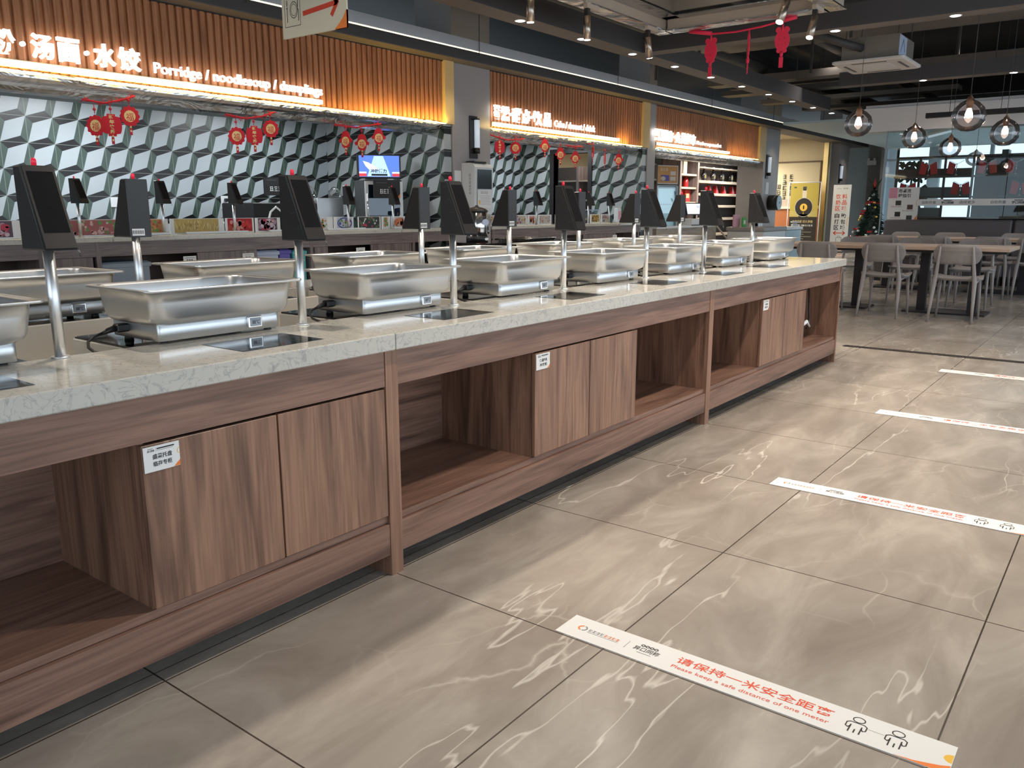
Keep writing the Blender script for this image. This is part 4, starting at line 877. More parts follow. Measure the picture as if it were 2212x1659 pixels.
# shelving along the back of the market
t = thing('market_shelving', 'wide grey-brown market shelving with black bottles and red packets', 'shelf', (23.1, 10.3, 0))
m = MB(); m.box(-3.1, 3.0, .0, .06, 0, 2.55, 'shelf_brown'); m.build('back_panel', t)
for x in (-3.1, -2.05, 2.0): B(x, x + .10, -.5, 0, 0, 2.5, 'greywood_z', 'upright', t)
for i, z in enumerate((.42, .85, 1.20, 1.52, 1.86, 2.25)):
    if i not in (5,): B(-2.0, 2.0, -.48, 0, z, z + .07, 'paleshelf_x', 'shelf_board', t)
    else: B(-2.0, 2.0, -.48, 0, z, z + .03, 'paleshelf_x', 'shelf_board', t)
for z in (1.30, 1.68, 2.02): B(-3.0, -2.06, -.48, 0, z, z + .05, 'paleshelf_x', 'shelf_board', t)
B(-3.6, 3.4, -.52, .06, 2.5, 2.95, 'paleshelf_x', 'cornice', t)
bt = thing('round_bottle', '', 'bottle'); m = MB(); m.tube([(0, -.05, .13), (0, 0, .13), (0, .05, .13)], [.08, .13, .08], 'bottle_black', 18); m.box(-.06, .06, -.05, .05, 0, .04, 'bottle_black'); m.build('body', bt)
m = MB(); m.cyl((0, 0, .25), (0, 0, .33), .028, 'bottle_black', n=10); m.cyl((0, 0, .33), (0, 0, .385), .036, 'cream_board', n=10); m.build('stopper', bt, 'pale stopper'); m = MB(); m.disc((0, -.053, .12), U, V, .05, .05, 'gold_bauble', 14); m.disc((0, -.0535, .12), U, V, .02, .028, 'bottle_black', 8); m.build('label_disc', bt, 'round gold label')
for i, x in enumerate((21.35, 21.98, 22.6, 23.2, 23.85, 24.45)):
    lb = 'round black bottle with gold label on the market shelf, %s from the left' % ORD[i]
    if i == 0: bt.location = (x, 10.05, 1.931); bt['label'] = lb; bt['group'] = 'round black bottles'
    else: dup(bt, (x, 10.05, 1.931), 0, lb)
o = MB().lathe([(.10, 0), (.12, .02), (.12, .25), (.05, .30), (.05, .34)], 'white_plastic', n=12).build('jar'); tag(o, 'white jar at the right end of the market bottle shelf', 'jar', None, (24.85, 10.05, 1.931))
for i, x in enumerate((22.3, 22.75, 23.3, 23.9, 24.3, 24.7)):
    o = MB().prism([(-.02, 0), (.16, 0), (.14, .05), (.0, .22)], 'xz', -.06, .06, 'bottle_red').cyl((-.02, 0, 0), (-.02, 0, .28), .008, 'clear').build('gift_packet')
    tag(o, 'red packet leaning on the second market shelf, %s from the left' % ORD[i], 'packet', 'red packets on the market shelf', (x, 10.05, 1.592))
for i, (x, z) in enumerate(((20.45, 1.731), (20.85, 1.731))): o = MB().lathe([(.07, 0), (.075, .02), (.075, .22), (.03, .27), (.03, .31)], 'bottle_red', n=12).build('red_bottle'); tag(o, 'red bottle on the narrow side shelf of the market, %s one' % ('left', 'right')[i], 'bottle', 'red bottles on the side shelf', (x, 10.05, z))
for i, x in enumerate((20.25, 20.6)): o = MB().box(-.1, .1, -.1, .1, 0, .32, 'cream_board').build('carton'); tag(o, 'tall tan carton on the top side shelf, %s one' % ('left', 'right')[i], 'carton', 'tan cartons on the side shelf', (x, 10.05, 2.071))
for i, x in enumerate((20.35, 20.8)): o = MB().box(-.16, .16, -.1, .1, 0, .31, 'flag_red').box(-.08, .08, -.102, -.1, .1, .22, 'gold_print').build('carton'); tag(o, 'red gift carton on the lower side shelf, %s one' % ('left', 'right')[i], 'carton', 'red cartons on the side shelf', (x, 10.05, 1.351))
# cash desk, till, cards, freezer
t = thing('cash_desk', 'pale grey wooden cash desk in front of the market', 'counter', (15.6, 7.3, 0))
B(-1.6, 1.1, 0, .3, 0, .80, 'paleshelf_x', 'body', t); B(-1.62, 1.12, -.02, .32, .80, .83, 'white_plastic', 'top', t)
t = thing('till_screen', 'touch till with a pale lit screen on the cash desk', 'till', (16.0, 7.44, .83), -.2)
m = MB(); m.box(-.3, .3, -.12, .13, 0, .14, 'white_plastic', .01); m.box(-.31, .31, -.14, -.12, 0, .02, 'black_plastic'); m.build('base', t)
m = MB(); m.T = Matrix.Translation((-.05, -.05, .33)) @ Matrix.Rotation(-.25, 4, 'X'); m.box(-.37, .37, 0, .03, -.12, .13, 'black_plastic', .006); m.quad([(-.34, -.001, -.10), (.34, -.001, -.10), (.34, -.001, .11), (-.34, -.001, .11)], 'screen_white'); m.scrawl((0, -.002, .02), U, V, .2, .05, 4, 'grey_ink'); m.build('screen', t)
MB().cyl((0, .05, .12), (0, .03, .32), .03, 'black_plastic').build('stem', t)
for i, (x, w_, h, mt, lb) in enumerate(((17.0, .34, .26, 'pink', 'pink picture board'), (17.25, .2, .2, 'green_card', 'green payment card'), (17.6, .28, .26, 'magenta', 'magenta board'))):
    o = MB().box(0, w_, 0, .03, 0, h, mt, .005).box(w_ * .25, w_ * .75, -.003, 0, h * .3, h * .7, 'paper' if i == 1 else mt).build('counter_card'); tag(o, lb + ' standing on the market freezer edge', 'card', 'cards by the till', (x + .1, 7.08 - .1 * i, .781))
t = thing('chest_freezer', 'white chest freezer with grey front beside the cash desk', 'freezer', (18.3, 6.75, 0))
m = MB(); m.box(-1.25, .1, -.35, .45, .05, .70, 'white_plastic', .02); m.box(.11, 1.15, -.35, .45, .05, .70, 'fridge_blue', .02); m.build('body', t); m = MB(); m.box(-1.27, .12, -.37, .47, .70, .78, 'pillar_paint', .01); m.box(.09, 1.2, -.37, .47, .70, .76, 'white_plastic', .01); m.build('lid', t); 
for a, b in ((-1.1, -.3), (1.0, -.3)): MB().cyl((a, b, 0), (a, b, .05), .03, 'black_plastic').build('foot', t)
o = MB().prism([(-.35, 0), (.35, 0), (.35, .3), (.2, .32), (-.1, .28)], 'xz', -.02, .02, 'white_plastic').build('leaflet_stand'); tag(o, 'white slanted leaflet stack on the chest freezer', 'leaflets', None, (17.9, 6.9, .781))
o = MB().cyl((0, 0, 0), (1.25, 0, -.62), .018, 'frame_tan').cyl((1.25, 0, -.62), (1.25, 0, -.95), .018, 'frame_tan').build('barrier_arm'); tag(o, 'tan slanting barrier arm in front of the cash desk', 'barrier', None, (14.9, 6.6, .95))
o = MB().box(-.12, .12, -.12, .12, 0, .72, 'brown_trim').box(-.12, .12, -.12, .12, .72, .75, 'white_plastic').lathe([(.08, .75), (.08, .80), (.02, .82), (.1, .84), (.1, .87)], 'white_plastic').build('service_bell_stand'); tag(o, 'small dark stand with white stacked discs beside the freezer', 'stand', None, (20.0, 6.75, 0))

# ------------------------------------------------------------------ lounge wall, posters, tree
m = MB(); r3 = random.Random(5)
for i, (y, z0, z1) in enumerate(((8.50, 1.55, 1.85), (8.34, 1.50, 2.12), (8.16, 1.65, 2.12))):
    z = z1
    while z > z0: m.scrawl((-.012, -(y) + 8.16 if 0 else 8.16 - y + 0, 0), (0, -1, 0), (0, 0, 1), .001, .001, 1, 'brown_trim', i) if 0 else None; m.T = Matrix.Translation((0, y, z - .14)); m.scrawl((-.012, 0, 0), (0, -1, 0), (0, 0, 1), .13, .12, 1, 'ink', i + int(z * 100)); m.box(-.012, -.008, -.11, .0, .0, .005, 'ink'); z -= .15
m.T = Matrix.Identity(4); o = m.build('wall_calligraphy'); tag(o, 'blocky brown calligraphy mounted on the beige lounge wall', 'lettering', None, (23.5, 0, 0))
o = MB().prism([(7.35, 1.22), (9.3, 1.22), (9.3, 1.38), (9.0, 1.36), (8.75, 1.30), (8.5, 1.34), (8.2, 1.44), (7.9, 1.38), (7.6, 1.28)], 'yz', -.02, -.005, 'frame_tan').build('wall_relief'); tag(o, 'low wavy tan relief on the lounge wall', 'relief', None, (23.5, 0, 0))
t = thing('wine_poster_stand', 'black and yellow bottle poster in a white stand before the lounge', 'poster', (22.6, 7.42, 0), PI / 2 * 3)
def X_(a, b, z=0): return (a, -b, z)
m = MB()
for s in (-.42, .42): m.cyl((s, 0, 0), (s, 0, 1.85), .012, 'white_plastic')
m.cyl((-.42, 0, 1.85), (.42, 0, 1.85), .012, 'white_plastic'); m.cyl((-.42, -.2, .02), (-.42, .2, .02), .02, 'white_plastic'); m.cyl((.42, -.2, .02), (.42, .2, .02), .02, 'white_plastic'); m.build('stand_frame', t)
m = MB(); m.box(-.37, .37, -.005, .005, .1, .95, 'poster_black'); m.box(-.37, .37, -.005, .005, .95, 1.83, 'poster_yellow')
y = -.0062
m.disc((0, y, 1.20), U, V, .23, .24, 'poster_black', 28); m.ring((0, y - .0004, 1.20), U, V, .235, .245, .012, 'bottle_clear', 28); m.prism([(-.055, 1.42), (.055, 1.42), (.06, 1.66), (-.06, 1.66)], 'xz', y, -.005, 'cream_board'); m.prism([(-.045, 1.64), (.045, 1.64), (.05, 1.74), (-.05, 1.74)], 'xz', y, -.005, 'grey_plastic'); m.prism([(-.13, .92), (.13, .92), (.1, 1.02), (-.1, 1.02)], 'xz', y, -.005, 'poster_black')
m.disc((0, y - .0008, 1.20), U, V, .10, .10, 'yellow_ink', 20); m.disc((0, y - .0012, 1.20), U, V, .022, .06, 'poster_black', 8); m.disc((0, y - .0012, 1.05), U, V, .01, .03, 'yellow_ink', 8); m.disc((-.25, y, 1.72), U, V, .04, .02, 'tree_green2', 10)
for s in (-1, 1):
    for k in range(3): m.line([(s * .14, y, .98 + k * .03), (s * .36, y, .97 + k * .06)], .008, 'cream_board', (0, -1, 0))
m.text('岁月窖藏·历久弥香', (-.28, y, .79), U, V, w=.55, h=.075, m='trim_gold', bold=.02); m.scrawl((-.28, y, .70), U, V, .22, .05, 4, 'paper', 2); m.text('1988', (-.04, y, .70), U, V, w=.10, h=.05, m='paper', bold=.01); m.scrawl((.08, y, .70), U, V, .2, .05, 4, 'paper', 4)
for k in range(6): m.scrawl((-.30, y, .60 - k * .06), U, V, .35 + .2 * (k % 2), .02, 14 + 8 * (k % 2), 'cream_board', k)
m.build('poster_sheet', t)
t = thing('guide_banner', 'tall white standing banner with red and black Chinese writing and a double arrow', 'banner', (23.3, 6.65, 0), PI / 2 * 3)
m = MB(); m.box(-.23, .23, -.006, .006, .03, 1.79, 'paper'); y = -.0068
for i, s in enumerate(('饮料', '奶品', '区域', '自助', '打包', '区域')):
    z = 1.42 - i * .155 - (.04 if i > 2 else 0); m.text(s[0], (-.15, y, z), U, V, w=.125, h=.125, m='red_ink' if i < 3 else 'ink', bold=.02); m.text(s[1], (.015, y, z), U, V, w=.125, h=.125, m='red_ink' if i < 3 else 'ink', bold=.02)
m.line([(-.14, y, 1.085), (.14, y, 1.085)], .003, 'grey_ink', (0, -1, 0)); m.scrawl((-.14, y, 1.68), U, V, .12, .02, 5, 'grey_ink'); m.scrawl((.03, y, 1.68), U, V, .12, .03, 4, 'ink')
z = .52; m.line([(-.13, y, z), (.13, y, z)], .022, 'red_ink', (0, -1, 0))
for s in (-1, 1): m.line([(s * .09, y, z + .05), (s * .145, y, z), (s * .09, y, z - .05)], .024, 'red_ink', (0, -1, 0))
m.line([(-.07, y, .28), (-.07, y, .40), (.07, y, .40), (.07, y, .28)], .008, 'ink', (0, -1, 0)); m.ring((0, y, .40), U, V, .035, .04, .008, 'ink', a0=0, a1=PI)
m.prism([(.23, .06), (.23, .42), (.17, .3), (.05, .22), (-.23, .20), (-.23, .06)], 'xz', y - .0003, -.006, 'orange_ink'); m.ring((.23, y - .0006, .82), U, V, .05, .11, .014, 'yellow_ink', a0=PI / 2, a1=1.5 * PI); m.build('banner_sheet', t)
m = MB(); m.box(-.26, .26, -.08, .08, 0, .03, 'grey_plastic'); m.build('banner_base', t)
# christmas tree
t = thing('christmas_tree', 'dressed artificial christmas tree with red bows by the glass partition', 'tree', (21.0, 5.26, 0))
m = MB(); m.cyl((0, 0, 0), (0, 0, .3), .04, 'brown_trim'); m.lathe([(.16, 0), (.18, .12)], 'brown_trim', n=14); m.build('trunk', t)
m = MB(); r3 = random.Random(11)
for i in range(1500):
    h = r3.random() ** 1.25; z = .22 + h * 1.38; R_ = (.50 * (1 - h) + .04) * (1 - .25 * ((h * 9) % 1)); a = r3.uniform(0, 2 * PI); r0 = R_ * r3.uniform(.25, .8); d = Vector((math.cos(a), math.sin(a), -.35 + r3.uniform(-.2, .3))); p = Vector((math.cos(a) * r0, math.sin(a) * r0, z)); L_ = R_ * .28 + .05
    u = d.cross(Vector((0, 0, 1))).normalized() * .016; q = p + d * L_; mt = 'tree_green' if i % 3 else 'tree_green2'; k = Vector((0, 0, .014))
    m.F([m.V(p + u), m.V(q), m.V(p - u)], mt); m.F([m.V(p + k), m.V(q), m.V(p - k)], mt)
m.build('foliage', t)
for i in range(44):
    h = r3.random(); z = .3 + h * 1.2; R_ = .50 * (1 - h) * .92 + .05; a = PI + r3.uniform(-1.6, 1.6); c = Vector((math.cos(a) * R_, math.sin(a) * R_, z)); k = i % 4
    m = MB()
    if k == 0:
        for s in (-1, 1): m.loft([[c + Vector((0, s * .0, .012)), c + Vector((.01, 0, 0)), c + Vector((0, 0, -.012)), c + Vector((-.01, 0, 0))], [c + Vector((0, s * .05, .035)), c + Vector((.015, s * .05, 0)), c + Vector((0, s * .05, -.03)), c + Vector((-.015, s * .05, 0))]], 'red_bauble', sm=False)
        m.build('bow', t, 'red bow')
    else: m.lathe([(.001, -.03), (.022, -.02), (.03, 0), (.022, .02), (.001, .03)], ('', 'silver_bauble', 'gold_bauble', 'white_plastic')[k], c, 10); m.build('bauble', t)
m = MB()
for a in (-.5, .0, .5): m.loft([[Vector((0, -.02, 1.58)), Vector((0, .02, 1.58)), Vector((.02, 0, 1.58))], [Vector((0, a * .12 - .03, 1.72)), Vector((0, a * .12 + .03, 1.72)), Vector((.02, a * .12, 1.72))], [Vector((0, a * .3, 1.86)), Vector((0, a * .3 + .005, 1.86)), Vector((.004, a * .3, 1.86))]], 'red_bauble' if a == 0 else 'tree_green', sm=False)
m.build('topper', t)
t = thing('exit_light', 'twin-headed emergency light on the grey corner wall', 'emergency light', (25.895, 6.62, 2.40), PI / 2 * 3)
m = MB(); m.box(-.13, .13, -.04, 0, 0, .13, 'white_plastic', .006); m.build('box', t)
for s in (-.08, .08): m = MB(); m.cyl((s, -.03, .16), (s, -.08, .16), .035, 'white_plastic'); m.build('lamp_head', t)

# ------------------------------------------------------------------ glass partition and display lattice behind it
m = MB()
for a, b in ((-1.6, .12), (.13, 1.95), (1.96, 3.86)): m.box(16.0, 16.012, a, b, 0.02, 2.50, 'pane')
m.box(15.99, 16.02, 3.86, 3.88, 0, 2.5, 'blue_grey'); m.box(15.98, 16.03, -5, -1.6, 0, 2.5, 'grey_wall'); o = struct(m, 'window_1')
m = MB(); m.box(15.985, 15.995, -1.6, 3.30, 1.215, 1.325, 'paper')
for k, y in enumerate((3.2, 2.15, 1.05, -.05)):
    a = y; m.text('自助称量', (15.984, a - .0, 1.245), (0, -1, 0), (0, 0, 1), w=.22, h=.05, m='ink', bold=.0); m.text('异口同称', (15.984, a - .30, 1.240), (0, -1, 0), (0, 0, 1), w=.20, h=.045, m='ink', bold=.03); m.line([(15.984, a - .34, 1.30), (15.984, a - .46, 1.30)], .012, 'ink', (-1, 0, 0)); m.text('选择更多', (15.984, a - .58, 1.245), (0, -1, 0), (0, 0, 1), w=.24, h=.05, m='ink', bold=.0)
o = m.build('window_decal'); tag(o, 'long white printed band across the glass partition', 'decal')
t = thing('display_lattice', 'dark wooden display lattice with glass panels behind the glass partition', 'shelf', (17.5, 0, 0))
m = MB(); ys = (-1.5, -.95, -.4, .15, .7, 1.25, 1.78, 2.24, 2.70, 3.17, 3.60, 4.0)
for i, y in enumerate(ys): m.box(-.02 if y < 2.3 else 0, .28 if y < 2.3 else .03, y - .02, y + .02, 0, 2.12, 'shelf_brown')
m.box(-.05, .3, 2.16, 2.26, 0, 2.2, 'black_matte')
for z in (.98, 1.36, 1.73, 2.10): m.box(-.22 if z < 2 else 0, .28 if z > 2 else .06, -1.5, 4.0, z, z + .03, 'shelf_brown')
m.box(0, .08, -1.5, 4.0, .1, .98, 'shelf_brown'); m.build('frame', t)
m = MB()
m.box(.25, .28, -1.5, 2.70, .98, 2.12, 'shelf_brown'); m.box(.06, .08, 2.72, 4.0, 1.76, 1.90, 'shelf_brown'); m.box(.06, .08, 2.72, 3.6, 1.38, 1.56, 'grey_wall'); m.box(.06, .08, 3.2, 4.0, .98, 1.18, 'grey_wall'); m.build('panel', t)
for i, (y, z, two) in enumerate(((3.42, 1.76, 1), (2.95, 1.76, 0), (2.45, 1.76, 1), (3.75, 1.39, 1), (2.85, 1.39, 1), (1.9, 1.39, 1), (1.5, 1.76, 1), (1.05, 1.39, 0), (2.0, 1.76, 0))):
    t = thing('desk_flags', 'red desk flags in the display lattice, %s' % ('upper row, %s from the left' % {0: 'first', 1: 'second', 2: 'third', 6: 'fifth', 8: 'fourth'}[i] if z > 1.5 else 'lower row, %s from the left' % {3: 'first', 4: 'second', 5: 'third', 7: 'fourth'}[i]), 'flags', (17.35, y, z), PI / 2 * 3, 'desk flags in the display lattice')
    m = MB(); m.cyl((0, 0, 0), (0, 0, .22), .006, 'chrome'); m.lathe([(.03, 0), (.03, .01), (.008, .02)], 'chrome')
    for s in (-1, 1): m.tube([(0, 0, .2), (s * .12, 0, .27)], .004, 'chrome', 5)
    m.build('stand', t)
    for s in (-1, 1) if two else (-1,): m = MB(); m.prism([(s * .015, .20), (s * .13, .26), (s * .16, .04), (s * .05, -.0 + .02)], 'xz', -.006, .006, 'flag_red'); m.build('flag', t)
m = MB(); m.box(-.09, .09, -.02, .02, 0, .0, 'white_paint') if 0 else None
# leafy plant behind the glass, backlit
t = thing('potted_plant', 'dark leafy plant silhouetted behind the glass partition, left end', 'plant', (18.4, 3.9, 0))
m = MB(); m.lathe([(.14, 0), (.18, .35), (.17, .36)], 'grey_wall'); m.build('pot', t); m = MB(); m.tube([(0, 0, .35), (.02, .05, 1.2), (0, 0, 2.1)], .02, 'tree_green'); m.build('stem', t)
m = MB()
for i in range(170):
    c = Vector((r3.uniform(-.2, .2), r3.uniform(-.26, .26), r3.choice((r3.uniform(1.72, 2.05), r3.uniform(1.2, 1.6)))) ); a = r3.uniform(0, 6.3); u = Vector((math.cos(a) * .3, math.cos(a), math.sin(a))); v = Vector((.3, -math.sin(a), math.cos(a))); m.disc(c, u, v, .07, .03, 'tree_green', 7)
m.build('leaves', t)
# guidance board on the booth end
t = thing('guide_board', 'white and pink dining guide board standing behind the booth end', 'sign board', (15.6, 3.42, 0), PI / 2 * 3)
m = MB(); m.box(-.24, .24, -.01, .01, .9, 1.52, 'paper'); y = -.0108; m.box(-.24, -.10, y, -.01, 1.34, 1.515, 'pink')
for k in range(5): m.line([(-.22, y - .0004, 1.36 + k * .033), (-.12, y - .0004, 1.365 + k * .033)], .004, 'magenta', (0, -1, 0))
m.text('用餐流', (-.09, y, 1.43), U, V, w=.20, h=.065, m='ink', bold=.02); m.text('程指引', (-.09, y, 1.35), U, V, w=.20, h=.065, m='ink', bold=.02)
for k, (x, z, mt) in enumerate(((-.12, 1.22, 'grey_plastic'), (.07, 1.15, 'brown_trim'), (-.12, 1.03, 'black_plastic'), (.07, .97, 'grey_plastic'))): m.box(x, x + .09, y, -.01, z, z + .08, mt); m.scrawl((x - .07, y, z - .03), U, V, .18, .018, 8, 'orange_wood', k)
m.prism([(.24, .9), (.24, 1.06), (.19, .98), (.10, .9)], 'xz', y - .0003, -.01, 'orange_ink'); m.ring((.24, y - .0006, 1.26), U, V, .03, .06, .008, 'yellow_ink', a0=PI / 2, a1=1.5 * PI); m.build('board_sheet', t)
m = MB(); m.box(-.2, .2, -.02, .02, 0, .9, 'grey_plastic'); m.box(-.25, .25, -.15, .15, 0, .02, 'grey_plastic'); m.build('stand', t)
# booth seating
for i, (a, b, lb) in enumerate(((1.69, 3.56, 'long grey upholstered booth seat below the glass partition'), (-.6, 1.66, 'grey upholstered booth seat at the right edge, below the glass partition'))):
    t = thing('booth_seat', lb, 'booth', (15.0, (a + b) / 2, 0), 0, 'booth seats'); h_ = (b - a) / 2
    B(0, .14, -h_, h_, .02, .985, 'booth_leather', 'backrest', t, .025); B(-.5, .0, -h_, h_, .12, .45, 'booth_leather', 'seat', t, .03); B(-.44, 0, -h_ + .02, h_ - .02, 0, .12, 'black_matte', 'plinth', t)

# ------------------------------------------------------------------ dining tables and chairs
def table(x, y0, y1, lb):
    t = thing('dining_table', lb, 'table', (x, (y0 + y1) / 2, 0), 0, 'long wood-topped dining tables'); h_ = (y1 - y0) / 2
    B(-.42, .42, -h_, h_, .715, .755, 'tabletop', 'table_top', t, .004); m = MB(); m.box(-.38, .38, -h_ + .03, h_ - .03, .69, .714, 'black_matte'); m.build('underframe', t)
    for y in (-.26, .26): B(-.04, .04, y - .045, y + .045, .02, .69, 'table_base', 'column', t)
    B(-.22, .22, -.42, .42, 0, .02, 'table_base', 'base_plate', t)
    return t
table(10.45, 1.12, 2.345, 'wood-topped dining table nearest the camera, right half of the front row'); table(10.45, 2.355, 3.6, 'wood-topped dining table behind the counter end, left half of the front row')
table(13.4, .95, 2.19, 'right wood-topped dining table of the row by the booth'); table(13.4, 2.20, 3.45, 'left wood-topped dining table of the row by the booth')
def chair_mat():
    m, t, b = nt('chair_mesh'); b.inputs['Base Color'].default_value = (.33, .30, .29, 1); b.inputs['Roughness'].default_value = .42
    v = coords(t); sp = nodes(t, 'ShaderNodeSeparateXYZ'); t.links.new(v, sp.inputs[0])
    def g(o): return math_(t, 'ABSOLUTE', math_(t, 'SUBTRACT', math_(t, 'FRACT', math_(t, 'MULTIPLY', o, 85)), .5))
    hole = math_(t, 'MULTIPLY', math_(t, 'LESS_THAN', g(sp.outputs[1]), .22), math_(t, 'LESS_THAN', g(sp.outputs[2]), .22))
    t.links.new(math_(t, 'SUBTRACT', 1, hole), b.inputs['Alpha'])
chair_mat()
def chair():
    """faces +x"""
    t = thing('dining_chair', '', 'chair')
    m = MB(); n = 10; L = []
    for i in range(n + 1):                              # dished seat
        u = i / n; x = .02 + .44 * u; hw = .215 + .02 * math.sin(PI * u); z = .455 - .022 * math.sin(PI * min(u * 1.15, 1)) + (.015 if u < .05 else 0)
        row = [(x, hw * s, z + .020 * abs(s) ** 3) for s in [-1 + 2 * k / 8 for k in range(9)]]; L.append([Vector(p) for p in row] + [Vector((p[0], p[1], p[2] - .016)) for p in row[::-1]])
    m.loft(L, 'chair_plastic'); m.build('seat', t)
    m = MB(); A, Bk = [], []
    N = 12                                              # curved perforated backrest
    def bp(a, k, off): # a -1..1 across, k 0..1 up
        y = a * .225; x = -.015 - .055 * (1 - a * a) - .05 * k + off + .05; return Vector((x, y, .60 + .205 * k))
    def prof(a): s_ = abs(a); c = 1 - (max(s_ - .62, 0) / .38) ** 2.2; c = max(c, .02) ** .5; return (.5 - .5 * c, .5 + .5 * c)
    for off, st in ((0, A), (.013, Bk)):
        for i in range(2 * N + 1):
            a = -1 + i / N; lo, hi = prof(a); st.append([bp(a, lo + (hi - lo) * k / 6, off) for k in range(7)])
    L = [a + b[::-1] for a, b in zip(A, Bk)]; m.loft(L, 'chair_mesh'); m.build('backrest', t, 'perforated curved backrest')
    for s in (-1, 1):
        m = MB(); m.tube([(.40, s * .185, .44), (.43, s * .195, .25), (.455, s * .205, .0)], [.02, .016, .011], 'chair_plastic', 8); m.build('front_leg', t)
        m = MB(); m.tube([(-.055, s * .15, .78), (-.045, s * .16, .66), (-.005, s * .175, .50), (.01, s * .185, .42), (-.03, s * .195, .22), (-.075, s * .205, 0)], [.009, .015, .019, .023, .017, .011], 'chair_plastic', 8); m.build('rear_leg', t)
        m = MB(); m.tube([(.01, s * .185, .41), (.2, s * .19, .425), (.40, s * .185, .43)], [.018, .013, .018], 'chair_plastic', 6); m.build('side_rail', t)
    return t
ch = chair()
CH = [(9.56, 2.25, 0, 'grey perforated dining chair, back to camera, left of the two full ones in front'), (9.54, 1.53, .03, 'grey perforated dining chair, back to camera, nearest and right of the two full ones'), (9.55, 2.96, 0, 'grey perforated dining chair rising behind the far end of the stone worktop'),
      (9.85, 2.62, -.9, 'dining chair turned sideways beside the counter end with dark seat edge') if 0 else (10.15, 3.62 + .25, -PI / 2, 'grey dining chair at the far left head of the front tables, turned sideways'),
      (11.45, 2.30, PI, 'grey dining chair facing the camera across the front table, middle'), (11.45, 1.62, PI, 'grey dining chair facing the camera across the front table, right'), (11.45, 3.02, PI, 'grey dining chair facing the camera across the front table, left'),
      (12.55, 2.98, 0, 'grey dining chair, back to camera, left of the row by the booth'), (12.55, 2.32, 0, 'grey dining chair, back to camera, middle of the row by the booth'), (12.55, 1.62, 0, 'grey dining chair, back to camera, right of the row by the booth'), (12.55, 1.12, .1, 'grey dining chair at the right picture edge by the booth'),
      (14.3, 3.05, PI, 'grey dining chair against the booth side, left'), (14.3, 2.42, PI, 'grey dining chair against the booth side, middle'), (14.3, 1.52, PI, 'grey dining chair against the booth side, right')]
for i, (x, y, a, lb) in enumerate(CH):
    if i == 0: ch.location = (x, y, 0); ch.rotation_euler = (0, 0, a); ch['label'] = lb; ch['group'] = 'grey perforated dining chairs'
    else: dup(ch, (x, y, 0), a, lb)

# ------------------------------------------------------------------ pendant globes
def pendant(D):
    t = thing('pendant_lamp', '', 'lamp'); R_ = .5 * D
    prof = [(.012, R_ * 1.18), (.02, R_ * 1.10), (R_ * .22, R_ * .98), (R_ * .55, R_ * .80), (R_ * .86, R_ * .48), (R_, 0.0), (R_ * .93, -R_ * .38), (R_ * .72, -R_ * .70), (R_ * .4, -R_ * .90), (.001, -R_ * .95)]
    m = MB(); m.lathe(prof, 'globe', n=32, cap0=False, cap1=False); m.build('glass_globe', t, 'rose and clear glass globe')
    m = MB(); m.lathe([(.004, R_ * 1.32), (.012, R_ * 1.2), (.03, R_ * 1.04), (.028, R_ * .5), (.02, R_ * .45)], 'brown_trim', n=14); m.build('lamp_cap', t)
    m = MB(); m.lathe([(.016, R_ * .45), (.03, R_ * .2), (.034, R_ * .05), (.02, -R_ * .1), (.001, -R_ * .15)], 'bulb', n=14); m.build('bulb', t)
    m = MB(); m.cyl((0, 0, R_ * 1.3), (0, 0, 4.0 - 2.1), .003, 'wire', n=6); m.build('cord', t)
    return t
p0 = pendant(.30)
for i, (x, y, z, s, lb) in enumerate(((10.0, 2.74, 2.10, 1, 'glass globe pendant farthest left, in front of the long beam end'), (10.0, 1.64, 2.11, 1.1, 'largest glass globe pendant, nearest the top right'), (13.0, 2.79, 2.145, 1.08, 'glass globe pendant second from the left'), (13.0, 1.68, 2.15, 1.2, 'glass globe pendant at the right picture edge'),
                                     (16.0 - .4, 2.78, 2.15, 1.15, 'glass globe pendant in the middle, before the glass partition'))):
    lab = 'rose-tinted ' + lb
    if i == 0: p0.location = (x, y, z); p0['label'] = lab; p0['group'] = 'glass globe pendants over the tables'; o = p0
    else: o = dup(p0, (x, y, z), 0, lab)
    o.scale = (s, s, 1 if s == 1 else s)
    lamp('POINT', 'pendant_bulb', (x, y, z), 7, (1, .78, .6), .04)
o = dup(p0, (19.6, 3.0, 2.16), 0, 'unlit smoky glass globe pendant behind the glass partition'); o.scale = (1.25, 1.25, 1)
# black linear lamp before the bulkhead
t = thing('linear_lamp', 'long black linear hanging lamp before the white bulkhead', 'lamp', (14.8, .9, 2.565)); B(-.05, .05, -2.2, 2.13, 0, .075, 'black_matte', 'housing', t)
for y in (-1.5, .4, 1.1, 1.8): MB().cyl((0, y, .075), (0, y, 1.43), .004, 'wire', n=6).build('suspension_wire', t)
t = thing('tube_light', 'white tube light in the room behind the glass partition', 'lamp', (19.5, 3.7, 2.695), .5); m = MB(); m.box(-.7, .7, -.04, .04, 0, .06, 'white_plastic'); m.build('housing', t); m = MB(); m.cyl((-.65, 0, -.02), (.65, 0, -.02), .02, 'lamp_glass'); m.build('tube', t)
